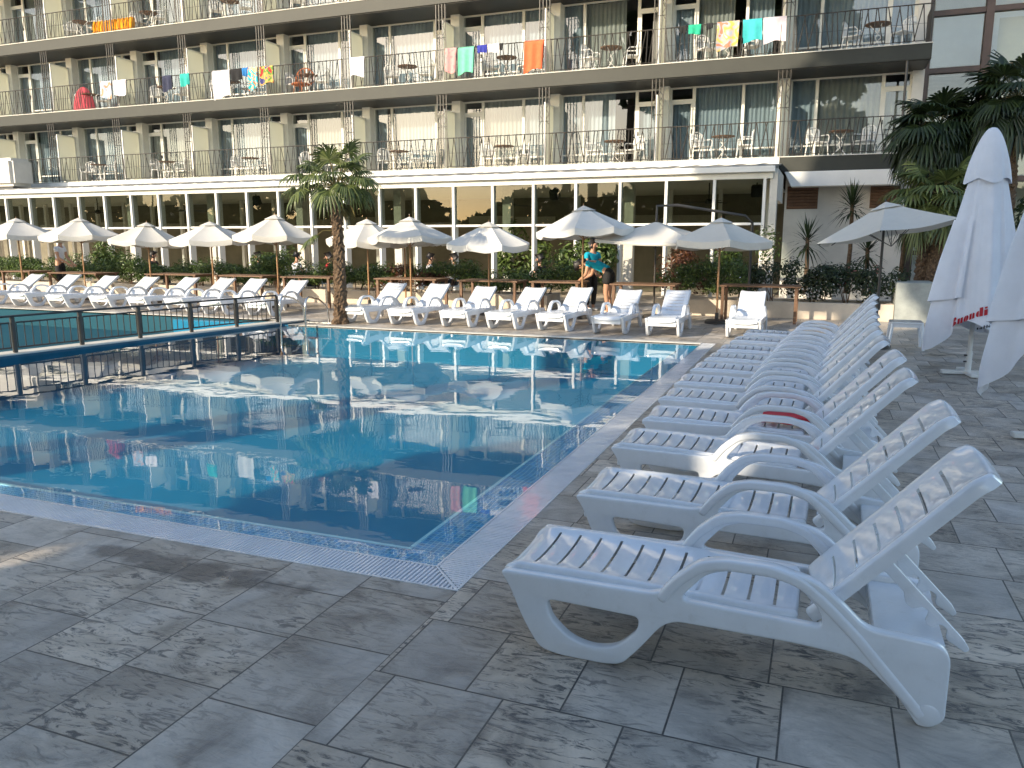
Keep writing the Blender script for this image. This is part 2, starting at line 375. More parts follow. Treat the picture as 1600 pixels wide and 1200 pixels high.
def prism2d(outline, holes, th, name, mat, parent, bevel=0.006, y0=0.0):
    """flat plate in the XZ plane with rounded edges, from a smooth outline with holes"""
    cu = bpy.data.curves.new(name, 'CURVE'); cu.dimensions = '2D'; cu.fill_mode = 'BOTH'; cu.extrude = th / 2 - bevel; cu.bevel_depth = bevel; cu.bevel_resolution = 2; cu.offset = -bevel
    for pts in [outline] + holes:
        sp = cu.splines.new('POLY'); sp.points.add(len(pts) - 1); sp.use_cyclic_u = True
        for p, q in zip(sp.points, pts): p.co = (q[0], q[1], 0, 1)
    t = bpy.data.objects.new(name, cu); col.objects.link(t)
    dg = bpy.context.evaluated_depsgraph_get(); me = bpy.data.meshes.new_from_object(t.evaluated_get(dg))
    bpy.data.objects.remove(t); bpy.data.curves.remove(cu)
    me.transform(Matrix.Rotation(R(90), 4, 'X')); me.transform(Matrix.Translation((0, y0, 0)))
    bm = bmesh.new(); bm.from_mesh(me); bmesh.ops.remove_doubles(bm, verts=bm.verts, dist=1e-5); bmesh.ops.recalc_face_normals(bm, faces=bm.faces); bm.to_mesh(me); bm.free()
    me.materials.clear(); me.materials.append(mat)
    me.polygons.foreach_set("use_smooth", [True] * len(me.polygons)); me.set_sharp_from_angle(angle=R(35))
    o = bpy.data.objects.new(name, me); col.objects.link(o)
    if parent is not None: o.parent = parent
    return o
def smooth_poly(pts, rad=0.03, n=4):
    """round the corners of a closed polygon"""
    out = []; m = len(pts)
    for i in range(m):
        p0, p, p1 = Vector(pts[i - 1]), Vector(pts[i]), Vector(pts[(i + 1) % m])
        a, b = (p0 - p), (p1 - p); r = min(rad, a.length * 0.45, b.length * 0.45)
        s, e = p + a.normalized() * r, p + b.normalized() * r
        for k in range(n + 1):
            t = k / n; out.append(tuple(s * (1 - t) ** 2 + p * 2 * t * (1 - t) + e * t * t))
    return out

# ------------------------------------------------------------------ ground, pools
def rects(rs, z):
    mb = MB()
    for x0, x1, y0, y1 in rs: mb.add([(x0, y0, z), (x1, y0, z), (x1, y1, z), (x0, y1, z)], [(0, 1, 2, 3)])
    return mb
PX0, PX1, PY0, PY1 = -40.0, -1.57, 3.28, 13.32     # outer edge of the gratings
KY1 = 13.95
GW = 0.235
tag(rects([(-150, 150, -150, PY0), (PX1, 150, PY0, PY1), (-10.0, 150, PY1, KY1), (-150, 150, KY1, 150), (-150, PX0, PY0, KY1)], 0.0).build('paving', M['paving']), kind='structure')
WZ = -0.012
tag(rects([(-10.35, PX1 - GW, PY0 + GW, PY1 - 0.16), (PX0, -10.35, PY0 + GW, KY1 - 0.12)], WZ).build('pool_water', M['water']), kind='structure')
# basin: a shell of floor, walls and the tiled ledge
IX1, IY0, IY1 = PX1 - GW, PY0 + GW, PY1 - 0.16
mb = MB(); D = -0.60; LW = 0.36; LZ = -0.085
mb.bb(-13.0, IX1 - LW, IY0 + LW, IY1, D - 0.1, D)
mb.bb(-13.0, IX1 - LW, IY0 + LW - 0.1, IY0 + LW, D - 0.1, LZ - 0.03)
mb.bb(IX1 - LW, IX1 - LW + 0.1, IY0 + LW - 0.1, IY1, D - 0.1, LZ - 0.03)
mb.bb(-13.0, IX1, IY1, IY1 + 0.16, D - 0.1, -0.004)
tag(mb.build('pool_basin', M['basin']), kind='structure')
mb = MB()
mb.bb(-16, IX1 - LW - 0.004, IY0, IY0 + LW - 0.004, LZ - 0.03, LZ)
mb.bb(IX1 - LW, IX1, IY0, IY1, LZ - 0.03, LZ)
mb.bb(-16, IX1, IY0 - 0.02, IY0 - 0.003, LZ - 0.04, -0.006); mb.bb(IX1 + 0.003, IX1 + 0.02, IY0, IY1, LZ - 0.04, -0.006)
tag(mb.build('pool_ledge', M['mosaic']), kind='structure')
mb = MB()
mb.bb(-16, IX1 - LW + 0.03, IY0 + LW - 0.035, IY0 + LW - 0.012, LZ, LZ + 0.008); mb.bb(IX1 - LW + 0.006, IX1 - LW + 0.03, IY0 + LW, IY1, LZ, LZ + 0.008)
tag(mb.build('pool_ledge_nosing', M['white_plastic']), kind='structure')
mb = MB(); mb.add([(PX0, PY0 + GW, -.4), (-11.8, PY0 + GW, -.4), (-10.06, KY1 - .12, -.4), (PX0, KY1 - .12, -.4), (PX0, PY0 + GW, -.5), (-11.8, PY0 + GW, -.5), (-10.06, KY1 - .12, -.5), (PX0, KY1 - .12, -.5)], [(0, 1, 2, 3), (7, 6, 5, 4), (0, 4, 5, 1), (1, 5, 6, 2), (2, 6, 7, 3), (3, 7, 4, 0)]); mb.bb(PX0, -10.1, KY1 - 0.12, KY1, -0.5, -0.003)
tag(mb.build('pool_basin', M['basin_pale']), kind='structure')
# overflow gratings
def grating(name, along, x0, x1, y0, y1, label, mitre):
    root = thing(name, ((x0 + x1) / 2, (y0 + y1) / 2, 0), label, 'pool grating', 'overflow gratings round the pool')
    fr = MB(); sl = MB(); t = 0.012
    if along == 'x':
        fr.bb(x0, x1, y0, y0 + t, -0.06, 0.004); fr.bb(x0, x1 - GW, y1 - t, y1, -0.06, 0.004)
        k = 0
        x = x0 + 0.02
        while x < x1 - 0.02:
            top = y1 - t - 0.002 if x < x1 - GW else min(y1 - t - 0.002, y0 + (x1 - x) - 0.012)
            if top > y0 + t + 0.01: sl.bb(x, x + 0.013, y0 + t + 0.002, top, -0.022, 0.002 + 0.0008 * math.sin(k)); k += 1
            x += 0.0245
        fr.add([(x1 - GW - 0.006, y1, 0.005), (x1 - GW + 0.006, y1, 0.005), (x1 + 0.0, y0 + 0.012, 0.005), (x1 - 0.012, y0 + 0.0, 0.005),
                (x1 - GW - 0.006, y1, -0.03), (x1 - GW + 0.006, y1, -0.03), (x1 + 0.0, y0 + 0.012, -0.03), (x1 - 0.012, y0 + 0.0, -0.03)],
               [(0, 1, 2, 3), (0, 1, 5, 4), (1, 2, 6, 5), (2, 3, 7, 6), (3, 0, 4, 7)])
    else:
        fr.bb(x0, x0 + t, y0 + GW, y1, -0.06, 0.004); fr.bb(x1 - t, x1, y0 + 0.02, y1, -0.06, 0.004)
        y = y0 + 0.02; k = 0
        while y < y1 - 0.02:
            left = x0 + t + 0.002 if y > y0 + GW else max(x0 + t + 0.002, x1 - (y - y0) + 0.012)
            if left < x1 - t - 0.01: sl.bb(left, x1 - t - 0.002, y, y + 0.0165, -0.022, 0.002 + 0.0008 * math.sin(k)); k += 1
            y += 0.0225
    fr.build('frame', M['white_plastic'], root, world=True)
    tag(sl.build('slats', M['white_plastic'], root, world=True), kind='stuff')
grating('pool_grating', 'x', -16.0, PX1, PY0, PY0 + GW, 'white slatted overflow grating along the near edge of the pool', True)
grating('pool_grating', 'y', PX1 - GW, PX1, PY0, PY1, 'white slatted overflow grating beside the lounger row on the right', True)
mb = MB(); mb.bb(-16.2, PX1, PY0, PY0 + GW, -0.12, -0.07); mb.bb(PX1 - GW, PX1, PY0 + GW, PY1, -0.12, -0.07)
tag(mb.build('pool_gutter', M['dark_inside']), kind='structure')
mb = MB(); mb.bb(-10.0, PX1 - GW, PY1 - 0.16, PY1, -0.03, 0.006); mb.bb(PX0, -10.0, KY1 - 0.12, KY1, -0.03, 0.006)
tag(mb.build('pool_coping', M['concrete']), kind='structure')

# divider wall between the two pools and its fence
D0, D1 = Vector((-11.75, 3.5, 0)), Vector((-10.02, 13.9, 0))
dv = (D1 - D0).normalized(); dn = Vector((-dv.y, dv.x, 0))
root = thing('divider_wall', D0, 'low blue tiled wall dividing the big pool from the far left pool', 'pool wall')
rot = Matrix.Rotation(math.atan2(dv.y, dv.x), 3, 'Z'); ln = (D1 - D0).length
mb = MB(); mb.box((D0 + D1) / 2 + dn * 0.18 + Vector((0, 0, -0.285)), (ln, 0.36, 0.62), rot); mb.build('wall_body', M['wall_tile'], root, world=True)
mb = MB(); mb.box((D0 + D1) / 2 + dn * 0.18 + Vector((0, 0, 0.035)), (ln, 0.38, 0.02), rot); mb.build('wall_cap', M['concrete'], root, world=True)
root = thing('pool_fence', D0 + Vector((0, 0, 0.045)), 'black metal fence of vertical bars on the low blue pool wall', 'fence')
def DP(t, z=0.0): return D0 + dv * t + dn * 0.12 + Vector((0, 0, z))
ts = [0.6 + 1.02 * k for k in range(10)]
FZ0, FZ1 = 0.045, 0.57
for t in ts:
    mb = MB(); mb.box(DP(t, (FZ0 + FZ1) / 2), (0.055, 0.055, FZ1 - FZ0), rot); mb.build('fence_post', M['dark_metal'], root, world=True, bevel=0.006)
mb = MB(); mb.tube([DP(ts[0], 0.585), DP(ts[-1], 0.585)], 0.017); mb.build('top_rail', M['dark_metal'], root, world=True, smooth=True)
for a, b in zip(ts, ts[1:]):
    mb = MB(); z0, z1 = 0.12, 0.49
    for z in (z0, z1): mb.tube([DP(a + 0.05, z), DP(b - 0.05, z)], 0.014, 6)
    for k in range(9):
        t = a + 0.05 + (b - a - 0.1) * k / 8; mb.tube([DP(t, z0), DP(t, z1)], 0.008, 6)
    mb.build('fence_panel', M['dark_metal'], root, world=True, smooth=True)
# ladder rails
root = thing('pool_handrail', (-9.75, 13.3, 0), 'curved stainless steel pool ladder handrails at the far left corner', 'pool ladder')
for dx in (-0.32, 0.28):
    x = -9.7 + dx; pts = [(x, 12.95, -0.5), (x, 12.95, 0.30)]
    for k in range(9):
        a = math.pi - math.pi * 0.5 * k / 8; pts.append((x, 13.10 + 0.15 * math.cos(a), 0.36 + 0.22 * math.sin(a)))
    pts += [(x, 13.4, 0.52), (x, 13.62, 0.40), (x, 13.72, 0.30), (x, 13.74, 0.0)]
    mb = MB(); mb.tube(pts, 0.02, 10); mb.build('handrail_tube', M['steel'], root, world=True, smooth=True)
for z in (-0.15, -0.38):
    mb = MB(); mb.box((-9.72, 12.95, z), (0.58, 0.06, 0.025)); mb.build('ladder_rung', M['steel'], root, world=True)
mb = MB(); mb.box((-9.72, 13.74, 0.008), (0.8, 0.09, 0.012)); mb.build('anchor_plate', M['steel'], root, world=True)

# ------------------------------------------------------------------ loungers
SO = smooth_poly([(-.845, .338), (-.795, .27), (-.735, .13), (-.66, .015), (-.57, 0.0), (-.38, 0.0), (-.31, .012), (-.235, .10), (-.135, .238),
                  (.36, .232), (.555, .215), (.69, .10), (.76, .0), (.80, -.0), (.845, .035), (.845, .315), (.57, .335), (.50, .405), (.395, .49), (.26, .512), (.06, .512), (-.03, .48), (-.14, .36), (-.20, .338)], 0.07, 5)
H1 = smooth_poly([(-.635, .240), (-.245, .228), (-.25, .170), (-.33, .085), (-.43, .062), (-.53, .085), (-.615, .16)], 0.05, 5)
H2 = smooth_poly([(-.095, .330), (.43, .312), (.415, .375), (.335, .457), (.25, .475), (.075, .475), (.005, .448)], 0.05, 5)
def slat_sheet(L0, cells, halfw, zfn, slits, slit_half, pitch, lip):
    """moulded slatted panel: (s, y)->height n; slit cells removed; one rolled rim all round"""
    bm = bmesh.new(); step = pitch / 8.0; ns = cells; ny = 20; L1 = L0 + step * ns
    V = []
    for i in range(ns + 1):
        s = L0 + step * i; row = []
        for j in range(ny + 1):
            t = -1 + 2 * j / ny; a = abs(t); yy = halfw * t; ss = s
            n = zfn(s) + 0.0065 * abs(math.sin(math.pi * ((s - L0 - step * .5) / pitch))) ** .7 * (1 - a ** 6) + 0.016 * a ** 4 - 0.010 * (1 - a * a)
            e = min(i, ns - i); 
            if e < 3 and a > .75: yy *= 1 - (.05, .018, .005)[e] * (a - .75) * 4; 
            row.append(bm.verts.new((ss, yy, n)))
        V.append(row)
    for i in range(ns):
        slit = i % 8 == 0 and slits[0] <= i // 8 <= slits[1]
        for j in range(ny):
            ym = abs(-1 + 2 * (j + 0.5) / ny) * halfw
            if slit and ym < slit_half: continue
            bm.faces.new((V[i][j], V[i + 1][j], V[i + 1][j + 1], V[i][j + 1]))
    loop = [(V[i][0], (0, -1)) for i in range(1, ns)] + [(V[ns][0], (.7, -.7))] + [(V[ns][j], (1, 0)) for j in range(1, ny)] + [(V[ns][ny], (.7, .7))] + [(V[i][ny], (0, 1)) for i in range(ns - 1, 0, -1)] + [(V[0][ny], (-.7, .7))] + [(V[0][j], (-1, 0)) for j in range(ny - 1, 0, -1)] + [(V[0][0], (-.7, -.7))]
    prev = [v for v, d in loop]; m = len(loop)
    for out, dn_ in ((.010, -.003), (.018, -.011), (.021, -.022), (.023, -lip)):
        cur = [bm.verts.new((v.co.x + d[0] * out, v.co.y + d[1] * out, v.co.z + dn_)) for v, d in loop]
        for k in range(m): bm.faces.new((prev[k], prev[(k + 1) % m], cur[(k + 1) % m], cur[k]))
        prev = cur
    bmesh.ops.recalc_face_normals(bm, faces=bm.faces)
    bmesh.ops.solidify(bm, geom=bm.faces[:], thickness=0.006)
    return bm
def bm_obj(bm, name, mat, parent):
    me = bpy.data.meshes.new(name); bmesh.ops.recalc_face_normals(bm, faces=bm.faces); bm.to_mesh(me); bm.free(); me.materials.append(mat)
    me.polygons.foreach_set("use_smooth", [True] * len(me.polygons)); me.set_sharp_from_angle(angle=R(50))
    o = bpy.data.objects.new(name, me); col.objects.link(o); o.parent = parent; return o
HINGE = Vector((.375, 0, .305))
def set_recline(root, deg):
    for c in [x for x in bpy.data.objects if x.parent == root]:
        st = c.name.split('.')[0]
        if st == 'backrest': c.rotation_euler = (0, -R(deg), 0)
        if st == 'recline_strut':
            a = HINGE + Vector((math.cos(R(deg)) * .34, 0, math.sin(R(deg)) * .34)) + Vector((math.sin(R(deg)), 0, -math.cos(R(deg)))) * .045
            e = Vector((.93, 0, .235)); d = e - a
            c.location = (a.x, c.location.y, a.z); c.rotation_euler = (0, math.atan2(-d.z, d.x), 0)
def make_lounger(deg):
    W_ = M['white_plastic']
    root = thing('sun_lounger', (0, 0, 0), 'white plastic sun lounger', 'sun lounger')
    for sg in (-1, 1): 
        f = prism2d(SO, [H1, H2], 0.05, 'side_frame', W_, root, 0.010, sg * 0.272)
        for hx, hz, hr in ((.79, .05, .04), (.70, .125, .014)):
            pr = [(0.001, -.006), (hr * .8, -.006), (hr, -.002), (hr, .006), (0.001, .006)]
            hub = MB(); m2 = MB().lathe(pr, n=16); hub.add([(hx + p[0], sg * (.272 + .024) + p[2] * 1.0, hz + p[1]) for p in m2.v], m2.f)
            hub.build('hub_cap', W_, f, smooth=True)
    def zs(s): return .342 - .030 * max(0, (s + .45) / .8) - .03 * max(0, (-.76 - s) / .08) ** 2
    seat = bm_obj(slat_sheet(-.825, 94, .228, zs, (1, 11), .175, .0975, .045), 'seat', W_, root)
    bk = bm_obj(slat_sheet(0.025, 58, .218, lambda s: .012 - .012 * max(0, (s - .74) / .06) ** 2, (1, 6), .160, .1075, .052), 'backrest', W_, root); bk.location = HINGE; bk.rotation_euler = (0, -R(deg), 0)
    BP = [(-.165, .315), (-.10, .405), (-.015, .478), (.07, .498), (.25, .498), (.345, .472), (.43, .405), (.54, .30), (.66, .165), (.775, .035)]
    lo, hi = [], []
    for i, p in enumerate(BP):
        a, b = Vector(BP[max(i - 1, 0)]), Vector(BP[min(i + 1, len(BP) - 1)]); d = (b - a).normalized(); q = Vector((-d.y, d.x)) * .021
        hi.append(tuple(Vector(p) + q)); lo.append(tuple(Vector(p) - q))
    for sg in (-1, 1): prism2d(smooth_poly(hi + lo[::-1], .03, 3), [], .064, 'armrest', W_, root, .012, sg * .272)
    # cross members between the two frames
    mb = MB(); mb.bb(.60, .83, -.246, .246, .285, .30); mb.bb(.60, .615, -.246, .246, .23, .285); mb.build('rear_crossbar', W_, root, bevel=0.004)
    mb = MB(); mb.bb(-.80, -.785, -.246, .246, .20, .325); mb.build('front_apron', W_, root, bevel=0.004)
    mb = MB(); mb.bb(-.06, -.02, -.246, .246, .25, .315); mb.build('seat_crossbar', W_, root, bevel=0.004)
    # notched recline struts
    ST = smooth_poly([(-.02, .022), (.36, .018), (.40, .008), (.40, -.012), (.36, -.02), (.325, -.03), (.30, .0), (.27, -.005), (.262, -.04), (.235, -.042), (.215, -.005), (.185, -.008), (.175, -.042), (.14, -.045), (.11, -.022), (-.02, -.022)], 0.012, 3)
    for sg in (-1, 1): prism2d(ST, [], 0.018, 'recline_strut', W_, root, 0.004).location = (0, sg * .15, 0)
    mb = MB(); mb.tube([(.0, -.15, 0), (0, .15, 0)], .011, 8)
    return root
LG_near = 'white sun loungers lined up beside the right edge of the pool'
LG_far = 'white sun loungers along the far edge of the pools'
proto = make_lounger(48.5); used = [False]
set_recline(proto, 48.5)
near = [(-1.19, 2.89, 48.5), (-1.18, 3.94, 47), (-1.25, 4.98, 47.5), (-1.24, 5.88, 47), (-1.27, 6.69, 49), (-1.28, 7.52, 48), (-1.26, 8.38, 47), (-1.22, 9.19, 47), (-1.18, 10.01, 48), (-1.12, 10.95, 49), (-1.04, 11.92, 50)]
NL = ['large white plastic lounger in the foreground, nearest of the row beside the pool',
      'white plastic lounger second from the camera in the row beside the pool',
      'white plastic lounger with sunlit foot end, right in front of the one holding red cloth',
      'white plastic lounger with a folded red cloth lying on its seat',
      'white plastic lounger just behind the one that holds the red cloth',
      'white plastic lounger second behind the one with red cloth, middle of the poolside row',
      'white plastic lounger third behind the one with red cloth, past the middle of the row',
      'white plastic lounger fourth from the far end of the row beside the pool',
      'white plastic lounger third from the far end of the row beside the pool',
      'white plastic lounger second from the far end of the row beside the pool',
      'white plastic lounger at the far end of the poolside row, before the planter']
for (tx, ty, dg), lab in zip(near, NL):
    o = place(proto, used, (tx + .845, ty + .29, 0), R(rnd.uniform(-2.4, 2.4)) if ty > 3 else 0.0, lab, LG_near)
    set_recline(o, dg)
FX = [-8.86, -7.78, -6.69, -5.67, -4.65, -3.60, -2.59]
FL = ['sunlit white lounger directly right of the palm trunk, first of the middle group', 'sunlit white lounger second to the right of the palm trunk', 'sunlit white lounger third to the right of the palm trunk',
      'sunlit white lounger second to the left of the bending waitress', 'sunlit white lounger directly before the waitresses, partly hiding the table', 'sunlit white lounger just right of the bending waitress',
      'sunlit white lounger at the right end of the middle group, next to the shaded one']
for x, lab in zip(FX, FL):
    o = place(proto, used, (x + .03 + rnd.uniform(-.03, .03), 14.62 + rnd.uniform(-.08, .08), 0), R(90 + rnd.uniform(-3, 3)), lab, LG_far); set_recline(o, 31 + rnd.uniform(-1.5, 2))
o = place(proto, used, (-1.22, 14.80, 0), R(90), 'blue grey lounger standing in the shade beside the far end of the poolside row', LG_far); set_recline(o, 31)
LX = [-20.6, -19.15, -17.8, -16.5, -15.25, -14.05, -12.9, -11.75]
LLab = ['sunlit white lounger at the far left edge of the picture behind the fenced pool', 'sunlit white lounger second from the left edge behind the fenced pool', 'sunlit white lounger third from the left edge behind the fenced pool',
        'sunlit white lounger fourth from the left edge behind the fenced pool', 'sunlit white lounger fifth from the left edge behind the fenced pool', 'sunlit white lounger third left of the palm trunk, beyond the black fence',
        'sunlit white lounger second left of the palm trunk, beyond the black fence', 'sunlit white lounger just left of the palm trunk, behind the ladder rails']
for x, lab in zip(LX, LLab):
    o = place(proto, used, (x, 15.05 + rnd.uniform(-.1, .1), 0), R(92 + rnd.uniform(-4, 4)), lab, LG_far); set_recline(o, 32 + rnd.uniform(-2, 2))
# folded red cloth on the fourth lounger
mb = MB()
def rc(u, v): return Vector((-.36 + .36 * u, 6.03 + .30 * v, .356 + .016 * math.sin(u * 7 + v * 3) * .3))
mb.sheet(rc, 14, 10, .028); mb.sheet(lambda u, v: rc(u * .93 + .03, v * .9 + .05) + Vector((0, 0, .030)), 14, 10, .022)
o = mb.build('folded_cloth', M['red_cloth'], smooth=True); tag(o, 'folded red cloth lying on the seat of a white lounger', 'cloth')

# ------------------------------------------------------------------ umbrellas
def umbrella(x, y, apex, edge, r, pole_mat, label, n=8, yaw=0.0, tilt=None, square=False, val=0.13, group='open ivory umbrellas along the terrace'):
    root = thing('umbrella', (x, y, 0), label, 'umbrella', group)
    T = Matrix.Identity(3)
    if not tilt: tilt = ((x * 97) % 360, 1.0 + (x * 31) % 2.5)
    if tilt: T = Matrix.Rotation(R(tilt[1]), 3, Vector((math.cos(R(tilt[0])), math.sin(R(tilt[0])), 0)))
    H = apex
    def pt(rad, ang, z): 
        return T @ Vector((rad * math.cos(ang), rad * math.sin(ang), z - H)) + Vector((0, 0, H))
    mb = MB(); m = 6; rise = apex - edge
    A = [yaw + 2 * math.pi * k / n for k in range(n)]
    rr = random.Random(int(x * 100))
    for k in range(n):
        a0, a1 = A[k], A[k] + 2 * math.pi / n
        vs = []; sub = 6
        for i in range(m + 1):
            t = i / m; rad = .05 + (r - .05) * t
            for j in range(sub + 1):
                q = j / sub; p = Vector((math.cos(a0), math.sin(a0))) * (1 - q) + Vector((math.cos(a1), math.sin(a1))) * q
                sag = .05 * math.sin(math.pi * q) * t
                z = apex - rise * (t ** 0.93) - sag
                vs.append(T @ Vector((p.x * rad * (1 - sag * .6), p.y * rad * (1 - sag * .6), z - H)) + Vector((0, 0, H)))
        fs = [(i * (sub + 1) + j, (i + 1) * (sub + 1) + j, (i + 1) * (sub + 1) + j + 1, i * (sub + 1) + j + 1) for i in range(m) for j in range(sub)]
        o_ = len(vs)
        if val:
            b = [Vector(v) for v in vs[m * (sub + 1):]]
            for d, s_ in ((.5, 1.0), (1.0, .985)):
                for j, p in enumerate(b):
                    c = Vector((0, 0, p.z)); lift = .35 * val * abs(math.sin(math.pi * j / sub)) * 0 + rr.uniform(-.006, .006)
                    vs.append(Vector((p.x * s_, p.y * s_, p.z - val * d + lift)))
            st = m * (sub + 1)
            for q in range(2):
                for j in range(sub): fs.append((st + q * (sub + 1) + j, st + (q + 1) * (sub + 1) + j, st + (q + 1) * (sub + 1) + j + 1, st + q * (sub + 1) + j + 1))
        mb.add(vs, fs)
    can = mb.build('canopy', M['umbrella_cloth'], root, smooth=30, solid=.004)
    if not square:
        cap = MB(); 
        pts = [pt(.26, yaw + 2 * math.pi * k / n, apex - rise * .20 + .012) for k in range(n)]; cap.add([pt(0, 0, apex + .03)] + pts, [(0, 1 + k, 1 + (k + 1) % n) for k in range(n)])
        cap.build('vent_cap', M['umbrella_cloth'], can, solid=.004)
    rb = MB()
    for a in A: rb.tube([pt(.03, a, apex - .05), pt(r * .97, a, edge - .02)], .008, 5); 
    hubp = pt(0, 0, apex - rise - .22)
    for a in A: rb.tube([hubp, pt(r * .5, a, apex - rise * .53 - .02)], .006, 5)
    rb.build('ribs', M['dark_metal'] if pole_mat == 'dark_metal' else M['pole_wood'], root)
    pl = MB(); pl.tube([(0, 0, .0), (0, 0, apex * .75), T @ Vector((0, 0, -.02)) + Vector((0, 0, H))], .021, 10); pl.tube([pt(0, 0, apex - .02), pt(0, 0, apex + .07)], [.015, .006], 8)
    pl.build('pole', M[pole_mat], root, smooth=True)
    bs = MB(); bs.lathe([(.24, 0), (.24, .05), (.20, .08), (.04, .09), (.035, .22), (.001, .22)], n=20); bs.build('base', M['dark_metal'], root, smooth=35)
    return root
UL = [(-22.0, 16.6, 2.28, 1.86, 1.05, 'ivory umbrella at the left picture edge above the man in white'),
      (-19.5, 16.6, 2.27, 1.80, 1.08, 'ivory umbrella second from the left, above a folding wooden table'),
      (-16.95, 16.5, 2.12, 1.66, 1.00, 'ivory umbrella third from the left, lower than its neighbours'),
      (-15.0, 16.7, 2.13, 1.70, 1.02, 'ivory umbrella fourth from the left, over the seated man in grey'),
      (-12.85, 16.6, 2.28, 1.76, 1.05, 'ivory umbrella just left of the palm trunk'),
      (-10.45, 17.0, 2.16, 1.68, 1.02, 'ivory umbrella partly hidden behind the palm trunk'),
      (-9.05, 16.6, 2.19, 1.74, 1.02, 'ivory umbrella to the right of the palm, overlapped by another'),
      (-7.05, 16.6, 2.06, 1.62, .98, 'ivory umbrella between palm and waitresses, lowest of the right hand ones'),
      (-4.85, 16.6, 2.38, 1.90, 1.06, 'ivory umbrella highest of all, above the two waitresses'),
      (-1.98, 16.6, 2.10, 1.66, 1.06, 'ivory umbrella at the right end of the sunlit row')]
for i, (x, y, a, e, r, lab) in enumerate(UL): umbrella(x, y, a, e, r, 'pole_wood', lab, 8 if i % 3 else 6, R(11 * i + 8))
umbrella(-9.75, 17.6, 2.10, 1.72, .95, 'pole_wood', 'ivory umbrella behind the first one right of the palm', 8, .3)
# square cantilever umbrella
uq = umbrella(-3.4, 17.2, 2.06, 1.72, 1.5, 'dark_metal', 'beige square parasol with flat panels behind the waitress, hung from a side arm', 4, R(45), square=True, val=0.06)
mb = MB(); mb.tube([(1.9, .9, 0), (1.9, .9, 2.05), (1.75, .82, 2.2), (.4, .2, 2.42), (0, 0, 2.4), (0, 0, 2.02)], .03, 8); mb.build('side_arm', M['dark_metal'], uq, smooth=True)
us = umbrella(.83, 13.7, 2.24, 1.80, 1.12, 'dark_metal', 'bluish white umbrella tilted in the shade before the white wall', 6, R(20), tilt=(75, -11), val=0.0, group=None)
mb = MB(); mb.lathe([(.03, 0.60), (.045, .61), (.045, .70), (.03, .71)], n=10); mb.build('tilt_knob', M['dark_metal'], us, smooth=True)

